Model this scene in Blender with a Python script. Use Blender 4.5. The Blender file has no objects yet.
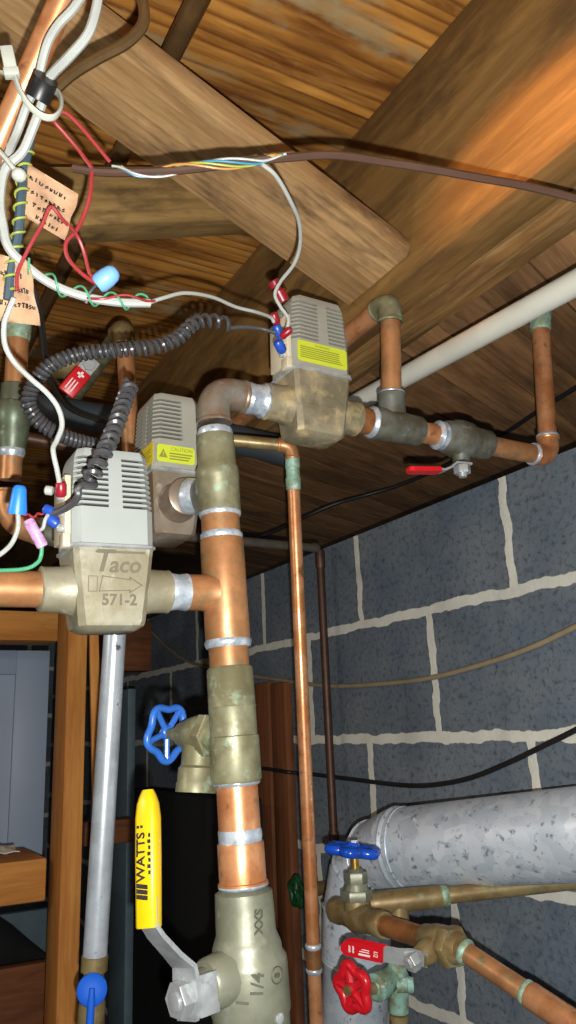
import bpy, bmesh, math, random
from mathutils import Vector, Matrix
random.seed(7)
S = bpy.context.scene
COL = S.collection
R = math.radians

# ------------------------------------------------------------------ camera
F_PX = 800.0
PITCH, ROLL, AZ = R(15.23), R(2.37), R(29.7)
CAM = Vector((0, 0, 1.5))
FWD = Vector((0, math.cos(PITCH), math.sin(PITCH)))
U0 = Vector((0, -math.sin(PITCH), math.cos(PITCH)))
R0 = Vector((1, 0, 0))
RIGHT = math.cos(ROLL)*R0 - math.sin(ROLL)*U0
UP = math.sin(ROLL)*R0 + math.cos(ROLL)*U0
# axes of the house: EE runs square into the block wall, NN along it
EE = Vector((math.cos(AZ), math.sin(AZ), 0))
NN = Vector((-math.sin(AZ), math.cos(AZ), 0))
ZZ = Vector((0, 0, 1))
cd = bpy.data.cameras.new('camera'); co = bpy.data.objects.new('camera', cd); COL.objects.link(co)
m = Matrix((RIGHT, UP, -FWD)).transposed().to_4x4(); m.translation = CAM
co.matrix_world = m
cd.sensor_fit = 'VERTICAL'; cd.sensor_height = 36; cd.lens = F_PX/1024*36
cd.clip_start = .01
S.camera = co

def ray(px, py): return FWD + RIGHT*((px-288)/F_PX) + UP*((512-py)/F_PX)
def P(px, py, d): return CAM + ray(px, py)*d
def onp(px, py, n, c):
    r = ray(px, py); return CAM + r*(c/r.dot(n))
def PE(px, py, e): return onp(px, py, EE, e)
def PN(px, py, e): return onp(px, py, NN, e)
def PZ(px, py, e): return onp(px, py, ZZ, e)
def H(e, n, z): return CAM + EE*e + NN*n + ZZ*z
def pix(p):
    q = p-CAM; d = q.dot(FWD)
    return 288+F_PX*q.dot(RIGHT)/d, 512-F_PX*q.dot(UP)/d, d
def lx(A, D, px):
    k = (px-288)/F_PX; q = A-CAM
    t = (k*q.dot(FWD)-q.dot(RIGHT))/(D.dot(RIGHT)-k*D.dot(FWD)); return A+D*t
def ly(A, D, py):
    k = (512-py)/F_PX; q = A-CAM
    t = (k*q.dot(FWD)-q.dot(UP))/(D.dot(UP)-k*D.dot(FWD)); return A+D*t

# ------------------------------------------------------------------ materials
def lin(c):
    return tuple(((x/255)/12.92 if x/255 <= .04045 else ((x/255+.055)/1.055)**2.4) for x in c)+(1,)
class NT:
    def __init__(s, name):
        s.m = bpy.data.materials.new(name); s.m.use_nodes = True
        s.t = s.m.node_tree; s.n = s.t.nodes; s.b = s.n['Principled BSDF']
        s.tc = s.n.new('ShaderNodeTexCoord')
    def new(s, typ, **kw):
        x = s.n.new('ShaderNode'+typ)
        for k, v in kw.items(): setattr(x, k, v)
        return x
    def link(s, a, b): s.t.links.new(a, b)
    def mapping(s, scale=(1, 1, 1), rot=(0, 0, 0), loc=(0, 0, 0), src=None):
        x = s.new('Mapping'); x.inputs['Scale'].default_value = scale; x.inputs['Rotation'].default_value = rot; x.inputs['Location'].default_value = loc
        s.link(src or s.tc.outputs['Object'], x.inputs[0]); return x.outputs[0]
    def noise(s, scale, detail=4, rough=.55, src=None, dist=0):
        x = s.new('TexNoise'); x.inputs['Scale'].default_value = scale; x.inputs['Detail'].default_value = detail
        x.inputs['Roughness'].default_value = rough; x.inputs['Distortion'].default_value = dist
        s.link(src or s.tc.outputs['Object'], x.inputs['Vector']); return x.outputs[0]
    def ramp(s, fac, stops, interp='LINEAR'):
        x = s.new('ValToRGB'); x.color_ramp.interpolation = interp
        e = x.color_ramp.elements
        while len(e) < len(stops): e.new(.5)
        for k, (p, c) in enumerate(stops):
            e[k].position = p; e[k].color = c if len(c) == 4 else lin(c)
        s.link(fac, x.inputs[0]); return x.outputs[0]
    def mix(s, fac, a, b, mode='MIX'):
        x = s.new('Mix', data_type='RGBA', blend_type=mode)
        for sock, v in ((x.inputs[0], fac), (x.inputs[6], a), (x.inputs[7], b)):
            if isinstance(v, (int, float)): sock.default_value = v
            elif isinstance(v, tuple): sock.default_value = v if len(v) == 4 else lin(v)
            else: s.link(v, sock)
        return x.outputs[2]
    def math(s, op, a, b=0):
        x = s.new('Math', operation=op)
        for k, v in enumerate((a, b)):
            if isinstance(v, (int, float)): x.inputs[k].default_value = v
            else: s.link(v, x.inputs[k])
        return x.outputs[0]
    def bump(s, h, strength=.3, dist=.002):
        x = s.new('Bump'); x.inputs['Strength'].default_value = strength; x.inputs['Distance'].default_value = dist
        s.link(h, x.inputs['Height']); s.link(x.outputs[0], s.b.inputs['Normal'])
    def done(s, color, rough=.5, metal=0, spec=.5):
        for nme, v in (('Base Color', color), ('Roughness', rough), ('Metallic', metal), ('Specular IOR Level', spec)):
            if isinstance(v, (int, float)): s.b.inputs[nme].default_value = v
            elif isinstance(v, tuple): s.b.inputs[nme].default_value = v if len(v) == 4 else lin(v)
            else: s.link(v, s.b.inputs[nme])
        return s.m
BW = lambda v: (v, v, v, 1)

def plain(name, c, rough=.5, metal=0, var=.12, scale=40, spec=.5, bump=0):
    t = NT(name); n = t.noise(scale)
    f = t.ramp(n, [(.3, BW(1-var*1.6)), (.7, BW(1))])
    if bump: t.bump(n, bump, .001)
    return t.done(t.mix(1.0, lin(c), f, 'MULTIPLY'), rough, metal, spec)
def blotch(name, ca, cb, cc, s1=30, s2=70, lo=.42, hi=.58, l2=.6, h2=.72, rough=.4, metal=.7, bump=.1):
    t = NT(name); n1 = t.noise(s1, 5, .6); n2 = t.noise(s2, 4, .6, src=t.mapping(loc=(3, 7, 1)))
    c = t.mix(t.ramp(n1, [(lo, BW(0)), (hi, BW(1))]), lin(ca), lin(cb))
    c = t.mix(t.ramp(n2, [(l2, BW(0)), (h2, BW(1))]), c, lin(cc))
    rr = t.ramp(n1, [(.3, BW(rough-.08)), (.7, BW(rough+.12))])
    if bump: t.bump(t.noise(160, 3), bump, .0008)
    return t.done(c, rr, metal)

def wood(name, base, dark, light, rot=0, plank=None, gs=1.0, ring=.5, rough=.75, tone=.3, grey=None, spec=.25, loc=(0, 0, 0)):
    """grain along the material's local X; planks of the given width lie side by side along Y"""
    t = NT(name)
    v = t.mapping(rot=(0, 0, rot), loc=loc)
    sep = t.new('SeparateXYZ'); t.link(v, sep.inputs[0])
    if plank:
        idx = t.math('FLOOR', t.math('DIVIDE', sep.outputs[1], plank))
        wn = t.new('TexWhiteNoise', noise_dimensions='1D'); t.link(idx, wn.inputs['W'])
        rnd = wn.outputs['Value']
        cb = t.new('CombineXYZ'); t.link(t.math('ADD', sep.outputs[0], t.math('MULTIPLY', rnd, 17.3)), cb.inputs[0])
        t.link(t.math('ADD', sep.outputs[1], t.math('MULTIPLY', rnd, 5.1)), cb.inputs[1]); t.link(sep.outputs[2], cb.inputs[2])
        v = cb.outputs[0]
    v1 = t.mapping((3.4*gs, 19*gs, 19*gs), src=v); n1 = t.noise(1.0, 5, .55, src=v1, dist=.8)
    v2 = t.mapping((14*gs, 150*gs, 150*gs), src=v); n2 = t.noise(1.0, 3, .6, src=v2)
    w = t.new('TexWave', wave_type='BANDS', bands_direction='Y', wave_profile='SAW')
    t.link(t.mapping((1.3*gs, 14*gs, 14*gs), src=v), w.inputs['Vector'])
    w.inputs['Scale'].default_value = 1.3; w.inputs['Distortion'].default_value = 9; w.inputs['Detail'].default_value = 2.5; w.inputs['Detail Scale'].default_value = .7
    c = t.mix(t.ramp(n1, [(.3, BW(0)), (.72, BW(1))]), lin(dark), lin(base))
    c = t.mix(t.ramp(w.outputs['Fac'], [(0, BW(0)), (.55, BW(ring*.25)), (.82, BW(ring)), (.9, BW(ring*.5)), (1, BW(0))]), c, lin(dark))
    c = t.mix(t.ramp(n2, [(.5, BW(0)), (.8, BW(.3))]), c, lin(light))
    c = t.mix(t.ramp(n2, [(.25, BW(.3)), (.45, BW(0))]), c, lin(dark))
    st = t.noise(9, 5, .65, src=t.mapping((.6, 1.6, 1.6), src=v))
    c = t.mix(t.ramp(st, [(.28, BW(.55)), (.42, BW(0))]), c, lin(dark))
    c = t.mix(t.ramp(st, [(.60, BW(0)), (.75, BW(.35))]), c, lin(light))
    if grey:
        n3 = t.noise(10, 5, .65, src=t.mapping((.55, 1.3, 1.3), src=v)); c = t.mix(t.ramp(n3, [(.54, BW(0)), (.66, BW(.85))]), c, lin(grey))
    if plank:
        c = t.mix(1.0, c, t.ramp(rnd, [(0, BW(1-tone)), (1, BW(1))]), 'MULTIPLY')
    t.bump(n2, .25, .001)
    return t.done(c, rough, 0, spec)

COPPER = blotch('bright copper', (206, 148, 104), (176, 114, 70), (124, 88, 56), rough=.34, metal=.55)
COPPERD = blotch('weathered copper', (188, 134, 90), (150, 104, 64), (118, 116, 84), lo=.38, hi=.62, l2=.54, rough=.4, metal=.5)
COPPERB = blotch('brown copper', (164, 108, 62), (124, 80, 46), (98, 100, 74), rough=.42, metal=.5)
BRONZE = blotch('greenish bronze fitting', (132, 130, 102), (106, 102, 74), (140, 158, 134), rough=.45, metal=.35, l2=.56)
BRONZED = blotch('dark tarnished fitting', (116, 118, 110), (92, 88, 72), (126, 138, 138), rough=.4, metal=.45)
BRASSP = blotch('dull brass pipe', (146, 130, 90), (118, 98, 62), (120, 130, 104), rough=.42, metal=.4)
CAST = blotch('cast bronze valve body', (146, 142, 122), (128, 122, 98), (164, 160, 142), s1=24, s2=50, rough=.5, metal=.3, bump=.35)
CASTB = blotch('stained bronze valve body', (142, 132, 108), (112, 104, 82), (182, 164, 118), s1=26, s2=45, l2=.52, rough=.5, metal=.3, bump=.35)
CASTM = blotch('grey valve body', (150, 140, 126), (128, 112, 92), (168, 164, 160), s1=18, s2=40, rough=.36, metal=.55)
SOLDER = blotch('silver solder', (196, 206, 214), (160, 172, 182), (120, 138, 142), s1=90, s2=120, rough=.32, metal=.5, bump=.6)
VERDI = blotch('green crusted solder', (140, 176, 160), (120, 130, 96), (196, 210, 200), s1=80, s2=110, rough=.6, metal=.3, bump=.6)
NICKEL = blotch('matt nickel valve body', (128, 130, 112), (108, 110, 92), (142, 144, 128), s1=20, s2=40, rough=.45, metal=.35, bump=.2)
STEEL = blotch('plated steel', (186, 192, 192), (160, 164, 166), (136, 138, 136), rough=.3, metal=.5)
LETTER = plain('dirt-darkened raised lettering', (104, 98, 78), .55, .2)  # darker than the body: dirt outlining the cast letters
LETTER2 = plain('raised nickel lettering', (82, 84, 70), .5, .3)
COVER = plain('cool grey plastic cover', (152, 158, 154), .45, 0, .05, 25)
COVERD = plain('aged grey plastic cover', (150, 150, 138), .42, .1, .1, 25)
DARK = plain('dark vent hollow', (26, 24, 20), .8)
LABELG = plain('lime yellow label', (182, 194, 50), .4, 0, .03)
LABELY = plain('yellow label', (206, 184, 30), .4, 0, .03)
INK = plain('black print', (30, 28, 22), .6, 0, 0)
INKO = plain('olive print', (122, 122, 44), .6, 0, 0)
INKW = plain('white print', (226, 214, 210), .6, 0, 0)
YEL = plain('yellow vinyl grip', (206, 172, 12), .35, 0, .05, 60)
BLUEP = plain('blue enamel', (44, 100, 184), .32, 0, .12, 60)
BLUEV = plain('glossy blue enamel', (22, 80, 196), .22, 0, .2, 70)
BLUEK = plain('blue plastic', (24, 92, 204), .55, 0, .05, spec=.25)
REDP = plain('red enamel', (190, 22, 34), .28, 0, .12, 60)
REDG = plain('red vinyl grip', (196, 20, 32), .35, 0, .05)
GREENP = plain('dark green enamel', (16, 70, 36), .4)
NUTB = plain('light blue plastic', (110, 160, 220), .4, 0, .06)
NUTB2 = plain('blue plastic cap', (36, 120, 220), .4, 0, .06)
TERMR = plain('red plastic sleeve', (136, 20, 34), .35)
TERMB = plain('blue plastic sleeve', (30, 72, 164), .35)
WHITEW = plain('white insulation', (158, 162, 156), .45, 0, .06)
REDW = plain('red insulation', (146, 44, 46), .45)
GRNW = plain('green insulation', (70, 150, 110), .45)
YELW = plain('yellow green insulation', (146, 156, 62), .45)
BLUW = plain('blue insulation', (40, 120, 150), .45)
BRNW = plain('brown cable jacket', (74, 52, 40), .45)
BLKW = plain('black cable jacket', (30, 29, 28), .5)
BEIGEW = plain('beige cable jacket', (150, 136, 108), .5)
CORD = plain('dark grey coiled cord', (66, 66, 68), .3, .1)
TIE = plain('translucent white nylon', (172, 176, 164), .4)
TAPE = plain('black tape', (22, 22, 24), .4)
TAG = blotch('crumpled brown paper', (182, 146, 114), (146, 112, 86), (186, 184, 186), s1=25, s2=30, rough=.4, metal=0, bump=.6)
PVC = plain('white plastic pipe', (190, 190, 178), .4, 0, .06, 18)
IRON = plain('dark iron pipe', (84, 58, 44), .5, .4, .25, 60)
IRONG = plain('grey conduit', (112, 104, 92), .5, .4, .2, 60)
BROWNT = plain('brown metal tube', (104, 80, 50), .32, .5, .2, 50)
RUBBER = plain('dark foam sleeve', (44, 52, 56), .7)
PURPLE = plain('clear lilac plastic', (206, 160, 206), .3, 0, .35, 260)
PAPER = plain('white paper', (220, 216, 206), .7)
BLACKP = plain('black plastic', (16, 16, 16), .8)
DOORM = plain('blue grey painted panel', (150, 164, 184), .5, 0, .05, 8)
PANELB = plain('dark slate painted panel', (86, 106, 116), .6)

def galv(name):
    t = NT(name)
    vo = t.new('TexVoronoi'); vo.inputs['Scale'].default_value = 75; t.link(t.tc.outputs['Object'], vo.inputs['Vector'])
    n = t.noise(90, 5, .7); n2 = t.noise(14, 3)
    c = t.mix(t.ramp(vo.outputs['Color'], [(.1, BW(0)), (.9, BW(1))]), (190, 204, 216), (222, 230, 238))
    c = t.mix(t.ramp(n, [(.56, BW(0)), (.66, BW(.8))]), c, (84, 96, 110))
    c = t.mix(t.ramp(n2, [(.5, BW(0)), (.75, BW(.5))]), c, (214, 220, 226))
    return t.done(c, t.ramp(n, [(.3, BW(.3)), (.7, BW(.5))]), .45)
GALV = galv('galvanized sheet')
CONDUIT = blotch('galvanized conduit', (200, 210, 218), (176, 184, 190), (96, 98, 100), s1=25, s2=60, l2=.66, h2=.74, rough=.32, metal=.45)

def blockwall():
    t = NT('painted concrete block')
    n0 = t.noise(26, 4, .6); off = t.new('VectorMath', operation='SCALE'); sub = t.new('VectorMath', operation='SUBTRACT')
    nz = t.new('TexNoise'); nz.inputs['Scale'].default_value = 24; nz.inputs['Detail'].default_value = 3; t.link(t.tc.outputs['Object'], nz.inputs['Vector'])
    t.link(nz.outputs['Color'], sub.inputs[0]); sub.inputs[1].default_value = (.5, .5, .5)
    t.link(sub.outputs[0], off.inputs[0]); off.inputs['Scale'].default_value = .019
    add = t.new('VectorMath', operation='ADD'); t.link(t.tc.outputs['Object'], add.inputs[0]); t.link(off.outputs[0], add.inputs[1])
    br = t.new('TexBrick', offset=.5); t.link(add.outputs[0], br.inputs['Vector'])
    br.inputs['Scale'].default_value = 1; br.inputs['Brick Width'].default_value = .3873; br.inputs['Row Height'].default_value = .2
    br.inputs['Mortar Size'].default_value = .009; br.inputs['Mortar Smooth'].default_value = .15; br.inputs['Bias'].default_value = 0
    br.inputs['Color1'].default_value = BW(.86); br.inputs['Color2'].default_value = BW(1)
    n1 = t.noise(7, 6, .65); n2 = t.noise(110, 4, .7)
    c = t.mix(t.ramp(n1, [(.3, BW(0)), (.7, BW(1))]), (90, 104, 118), (122, 128, 132))
    c = t.mix(t.ramp(n2, [(.5, BW(0)), (.68, BW(.7))]), c, (52, 58, 70))
    c = t.mix(1.0, c, br.outputs['Color'], 'MULTIPLY')
    c = t.mix(br.outputs['Fac'], c, t.mix(n0, (226, 226, 216), (190, 188, 172)))
    h = t.math('ADD', t.math('MULTIPLY', n2, .6), t.math('MULTIPLY', br.outputs['Fac'], .8))
    t.bump(h, .5, .004)
    return t.done(c, .85, 0, .15)
BLOCK = blockwall()

W_SUB = wood('golden subfloor planks', (176, 122, 56), (112, 68, 22), (204, 158, 92), rot=-AZ, plank=.16, gs=1.0, ring=.75, grey=(150, 132, 96))
W_DIAG = wood('dark diagonal boards', (182, 134, 88), (104, 74, 46), (206, 172, 128), rot=0, plank=.075, gs=1.3, ring=.4, tone=.45)
W_JOIST = wood('brown joist timber', (136, 102, 54), (82, 58, 28), (160, 126, 74), gs=1.0, ring=.4, grey=(78, 58, 32))
W_JOIST2 = wood('rough joist timber', (146, 110, 62), (84, 60, 32), (196, 164, 112), gs=1.0, ring=.55)
W_BRIDGE = wood('pale bridging timber', (182, 146, 100), (120, 90, 54), (206, 178, 134), gs=1.4, ring=.55, grey=(74, 56, 40))
W_BRIDGE2 = wood('knotty bridging timber', (156, 126, 76), (104, 80, 44), (176, 148, 98), gs=1.2, ring=.5, grey=(76, 58, 36))
W_POST = wood('honey pine', (212, 150, 76), (170, 106, 46), (226, 174, 104), gs=1.2, ring=.35)
W_BOARD = wood('red brown boards', (126, 76, 44), (74, 44, 26), (142, 94, 60), gs=1.2, ring=.3)

# ------------------------------------------------------------------ mesh helpers
def basis(d):
    d = d.normalized(); a = ZZ if abs(d.z) < .9 else EE
    u = d.cross(a).normalized(); return u, d.cross(u).normalized()
def spline(pts, n=8):
    pts = [Vector(p) for p in pts]
    if len(pts) < 3: return pts
    out = []; q = [pts[0]*2-pts[1]]+pts+[pts[-1]*2-pts[-2]]
    for i in range(1, len(q)-2):
        p0, p1, p2, p3 = q[i-1:i+3]
        for k in range(n):
            t = k/n
            out.append(.5*((2*p1)+(p2-p0)*t+(2*p0-5*p1+4*p2-p3)*t*t+(3*p1-p0-3*p2+p3)*t**3))
    out.append(pts[-1]); return out

class MB:
    def __init__(s): s.v = []; s.f = []; s.mi = []
    def add(s, vs, fs, mi=0):
        b = len(s.v); s.v += [Vector(v) for v in vs]
        for f in fs: s.f.append([b+i for i in f]); s.mi.append(mi)
        return s
    def lathe(s, A, B, prof, seg=28, cap=True, mi=0, wob=0):
        """profile of (position 0..1 from A to B, radius)"""
        A = Vector(A); B = Vector(B); u, w = basis(B-A); vs = []; fs = []
        for t, r in prof:
            c = A.lerp(B, t)
            for k in range(seg):
                a = 2*math.pi*k/seg; rr = r*(1+wob*random.uniform(-1, 1))
                vs.append(c+u*(math.cos(a)*rr)+w*(math.sin(a)*rr))
        n = len(prof)
        for i in range(n-1):
            for k in range(seg):
                k2 = (k+1) % seg
                fs.append((i*seg+k, i*seg+k2, (i+1)*seg+k2, (i+1)*seg+k))
        if cap: fs.append(tuple(range(seg))[::-1]); fs.append(tuple((n-1)*seg+k for k in range(seg)))
        return s.add(vs, fs, mi)
    def cyl(s, A, B, r, r2=None, seg=28, mi=0): return s.lathe(A, B, [(0, r), (1, r if r2 is None else r2)], seg, True, mi)
    def hexn(s, A, B, r, mi=0): return s.lathe(A, B, [(0, r*.94), (.1, r), (.9, r), (1, r*.94)], 6, True, mi)
    def tube(s, pts, r, seg=10, cap=True, flat=1.0, closed=False, mi=0):
        pts = [Vector(p) for p in pts]; n = len(pts); vs = []; fs = []
        rs = r if isinstance(r, (list, tuple)) else [r]*n
        u = None
        for i, p in enumerate(pts):
            if closed: d = pts[(i+1) % n]-pts[i-1]
            else: d = pts[min(i+1, n-1)]-pts[max(i-1, 0)]
            if d.length < 1e-9: d = ZZ.copy()
            d.normalize()
            if u is None: u, w = basis(d)
            else:
                u = (u-d*u.dot(d)); u = u.normalized() if u.length > 1e-6 else basis(d)[0]; w = d.cross(u)
            for k in range(seg):
                a = 2*math.pi*k/seg
                vs.append(p+u*(math.cos(a)*rs[i])+w*(math.sin(a)*rs[i]*flat))
        for i in range(n if closed else n-1):
            j = (i+1) % n
            for k in range(seg):
                k2 = (k+1) % seg; fs.append((i*seg+k, i*seg+k2, j*seg+k2, j*seg+k))
        if cap and not closed: fs.append(tuple(range(seg))[::-1]); fs.append(tuple((n-1)*seg+k for k in range(seg)))
        return s.add(vs, fs, mi)
    def box(s, M, lo, hi, mi=0, bev=0):
        x0, y0, z0 = lo; x1, y1, z1 = hi
        if bev:
            bm = bmesh.new(); vs = [bm.verts.new((x, y, z)) for x in (x0, x1) for y in (y0, y1) for z in (z0, z1)]
            for f in ((0, 1, 3, 2), (4, 6, 7, 5), (0, 4, 5, 1), (2, 3, 7, 6), (0, 2, 6, 4), (1, 5, 7, 3)): bm.faces.new([vs[i] for i in f])
            bmesh.ops.bevel(bm, geom=bm.edges[:], offset=bev, segments=2, affect='EDGES', profile=.5)
            bm.verts.index_update()
            s.add([M @ v.co for v in bm.verts], [[v.index for v in f.verts] for f in bm.faces], mi); bm.free(); return s
        vs = [M @ Vector((x, y, z)) for x in (x0, x1) for y in (y0, y1) for z in (z0, z1)]
        return s.add(vs, ((0, 1, 3, 2), (4, 6, 7, 5), (0, 4, 5, 1), (2, 3, 7, 6), (0, 2, 6, 4), (1, 5, 7, 3)), mi)
    def loft(s, rings, mi=0):
        n = len(rings[0]); vs = [p for r in rings for p in r]; fs = []
        for i in range(len(rings)-1):
            for k in range(n):
                k2 = (k+1) % n; fs.append((i*n+k, i*n+k2, (i+1)*n+k2, (i+1)*n+k))
        fs.append(tuple(range(n))[::-1]); fs.append(tuple((len(rings)-1)*n+k for k in range(n)))
        return s.add(vs, fs, mi)
    def prism(s, M, poly, z0, z1, mi=0):
        return s.loft([[M @ Vector((x, y, z0)) for x, y in poly], [M @ Vector((x, y, z1)) for x, y in poly]], mi)
    def ball(s, c, r, sc=(1, 1, 1), mi=0, seg=14):
        c = Vector(c); rings = []
        for i in range(1, 8):
            a = math.pi*i/8; rings.append([c+Vector((math.sin(a)*math.cos(b)*r*sc[0], math.sin(a)*math.sin(b)*r*sc[1], -math.cos(a)*r*sc[2])) for b in (2*math.pi*k/seg for k in range(seg))])
        return s.loft(rings, mi)
    def text(s, txt, M, size, ext=.0004, mi=0, shear=0, align='CENTER', bold=0):
        c = bpy.data.curves.new('t', 'FONT'); c.body = txt; c.size = size; c.extrude = ext; c.align_x = align; c.align_y = 'CENTER'; c.shear = shear; c.resolution_u = 3; c.offset = bold
        o = bpy.data.objects.new('t', c); COL.objects.link(o)
        bpy.context.view_layer.update()
        me = bpy.data.meshes.new_from_object(o.evaluated_get(bpy.context.evaluated_depsgraph_get()))
        s.add([M @ v.co for v in me.vertices], [list(p.vertices) for p in me.polygons], mi)
        bpy.data.objects.remove(o); bpy.data.curves.remove(c); bpy.data.meshes.remove(me); return s
    def build(s, name, mats, parent=None, base=None, M=None, ang=40):
        """base: world point of the object's origin; M: full frame of the object (vertices are already local to it)"""
        if not isinstance(mats, (list, tuple)): mats = [mats]
        me = bpy.data.meshes.new(name)
        o = bpy.data.objects.new(name, me); COL.objects.link(o)
        vs = s.v
        if parent is not None:
            o.parent = parent
            if parent.get('_local'): o['_local'] = 1
            elif parent.get('_loc') is not None:
                o['_loc'] = list(parent['_loc']); b = Vector(parent['_loc']); vs = [v-b for v in vs]
        elif M is not None: o.matrix_world = M
        else:
            if base is None:
                lo = [min(v[i] for v in vs) for i in range(3)]; hi = [max(v[i] for v in vs) for i in range(3)]
                base = Vector(((lo[0]+hi[0])/2, (lo[1]+hi[1])/2, lo[2]))
            o.location = base; vs = [v-base for v in vs]; o['_loc'] = list(base)
        me.from_pydata([tuple(v) for v in vs], [], s.f)
        for mt in mats: me.materials.append(mt)
        for p, k in zip(me.polygons, s.mi): p.material_index = k; p.use_smooth = True
        me.update()
        bm = bmesh.new(); bm.from_mesh(me); bmesh.ops.recalc_face_normals(bm, faces=bm.faces[:]); bm.to_mesh(me); bm.free()
        me.set_sharp_from_angle(angle=R(ang))
        return o
def tag(o, label, cat, group=None):
    o['label'] = label; o['category'] = cat
    if group: o['group'] = group
    return o
def thing(name, label, cat, loc=None, M=None, group=None):
    o = bpy.data.objects.new(name, None); COL.objects.link(o); o.empty_display_size = .02
    if M is not None: o.matrix_world = M; o['_local'] = 1
    else: o.location = loc; o['_loc'] = list(loc)
    return tag(o, label, cat, group)
def frame(o, x, z):
    x = x.normalized(); z = (z-x*z.dot(x)).normalized(); y = z.cross(x)
    m = Matrix((x, y, z)).transposed().to_4x4(); m.translation = o; return m
T = Matrix.Translation
def arc(A, K, B, r, n=8):
    """A to B bending round corner K with centreline radius r"""
    a = (A-K).normalized(); b = (B-K).normalized()
    pts = []
    p0, p2 = K+a*r, K+b*r
    for i in range(n+1):
        t = i/n; pts.append(p0*(1-t)**2+K*(2*t*(1-t))+p2*t*t)
    return pts
def elbow(mb, K, da, db, r, leg, bead=1.06):
    """soldered 90 degree elbow: a swept bend with a socket rim at each end"""
    da = da.normalized(); db = db.normalized()
    pts = arc(K+da*leg, K, K+db*leg, leg*.7, 10)
    pts = [K+da*leg]+pts+[K+db*leg]
    mb.tube(pts, [r]*len(pts), 24)
    mb.lathe(K+da*(leg-.004), K+da*leg, [(0, r*1.005), (.3, r*bead), (.8, r*bead), (1, r*1.01)], 24)
    mb.lathe(K+db*(leg-.004), K+db*leg, [(0, r*1.005), (.3, r*bead), (.8, r*bead), (1, r*1.01)], 24)
def ring(mb, A, B, r, amt=.0012, wob=.012):
    mb.lathe(A, B, [(0, r), (.2, r+amt), (.5, r+amt*1.2), (.8, r+amt*.7), (1, r)], 30, True, 0, wob)
def wheel(mb, M, rad, tube, lobes=5, dish=.006, hub=.3, amp=.1, spoke=.8):
    """scalloped hand wheel, axis on local Z of M"""
    n = 90; pts = []
    for k in range(n):
        a = 2*math.pi*k/n; r = rad*(1+amp*math.cos(lobes*a)); pts.append(M @ Vector((r*math.cos(a), r*math.sin(a), 0)))
    mb.tube(pts, tube, 10, closed=True)
    for k in range(lobes):
        a = 2*math.pi*(k)/lobes
        c, s_ = math.cos(a), math.sin(a); re = rad*(1+amp)
        mb.tube([M @ Vector((c*q*re, s_*q*re, dish*(1-q))) for q in (.1, .4, .7, .96)], [tube*1.1*spoke, tube*spoke, tube*spoke, tube*1.15*spoke], 8)
    mb.lathe(M @ Vector((0, 0, dish-tube)), M @ Vector((0, 0, dish+tube)), [(0, rad*hub*.8), (.2, rad*hub), (.8, rad*hub), (1, rad*hub*.8)], 20)

# ------------------------------------------------------------------ the setting
def struct(o): o['kind'] = 'structure'; return o
WE, WTOP, KJ = .8417, .35, 1.21
JE = .41*KJ
SUB, JB, DZ = 1.414*JE, .928*JE, .507
# block wall: local X runs along the wall, local Y up, so the block pattern sits on it
L1, S0 = .180, .832+.19365
mb = MB()
wm = frame(CAM+EE*WE+NN*S0+ZZ*(L1-8*.2), -NN, -EE)      # X towards the camera along the wall, Z = room side
wm = Matrix((NN*-1, ZZ, EE*-1)).transposed().to_4x4(); wm.translation = CAM+EE*WE+NN*S0+ZZ*(L1-8*.2)
mb.box(Matrix(), (-3.2, -1.5-L1+1.6, -.2), (1.7, WTOP-L1+1.6, 0))
struct(mb.build('wall_right', BLOCK, M=wm))
mb = MB(); mb.box(Matrix(), (-2.6, -.1, -.15), (2.6, 2.0, 0))
wb = Matrix((EE, ZZ, -NN)).transposed().to_4x4(); wb.translation = CAM+NN*3.6+ZZ*-1.5-EE*1.2
struct(mb.build('wall_back', BLOCK, M=wb))
mb = MB(); hm = Matrix((EE, NN, ZZ)).transposed().to_4x4(); hm.translation = CAM
mb.box(hm, (-3.2, -1.2, -1.56), (.95, 3.75, -1.5))
struct(mb.build('floor', plain('grey concrete floor', (92, 90, 86), .9, 0, .2, 6), base=H(-1, 1, -1.5)))
# subfloor: planks square to the joists on the near side, dark diagonal boards past the joist
mb = MB()
for k in range(-8, 24):
    y0 = k*.16
    mb.box(hm, (-3.0, y0+.0012, SUB), (.585, y0+.1588, SUB+.022))
o = struct(mb.build('ceiling', wood('golden subfloor planks', (206, 144, 62), (92, 48, 12), (222, 172, 94), plank=.16, gs=.9, ring=.85, grey=(150, 134, 100)), M=None, base=H(0, 0, SUB)))
# turn the mesh into its own house frame so the grain follows the boards
def reframe(o, M):
    cur = Matrix.Translation(o.location); o.data.transform(M.inverted() @ cur); o.matrix_world = M
hs = hm.copy(); hs.translation = H(0, 0, SUB); reframe(o, hs)
dg = Vector((math.sin(R(38)), math.cos(R(38)), 0)); dn = ZZ.cross(dg)
dm = Matrix((dg, dn, ZZ)).transposed().to_4x4(); dm.translation = H(.8, .3, DZ)
mb = MB()
def clipboard(y0, y1):
    # board between y0 and y1 in the diagonal frame, cut off at E = .46 .. 1.9
    pl = []
    for y, seq in ((y0, (.588, 1.5)), (y1, (1.5, .588))):
        for e in seq:
            # point dm @ (x,y,0) with E == e
            b = dm @ Vector((0, y, 0)); x = (e-(b-CAM).dot(EE))/dg.dot(EE); pl.append((x, y))
    mb.prism(Matrix(), pl, 0, .02)
for k in range(-16, 40): clipboard(k*.075+.0015, k*.075+.0735)
struct(mb.build('ceiling', W_DIAG, M=dm))

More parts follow.
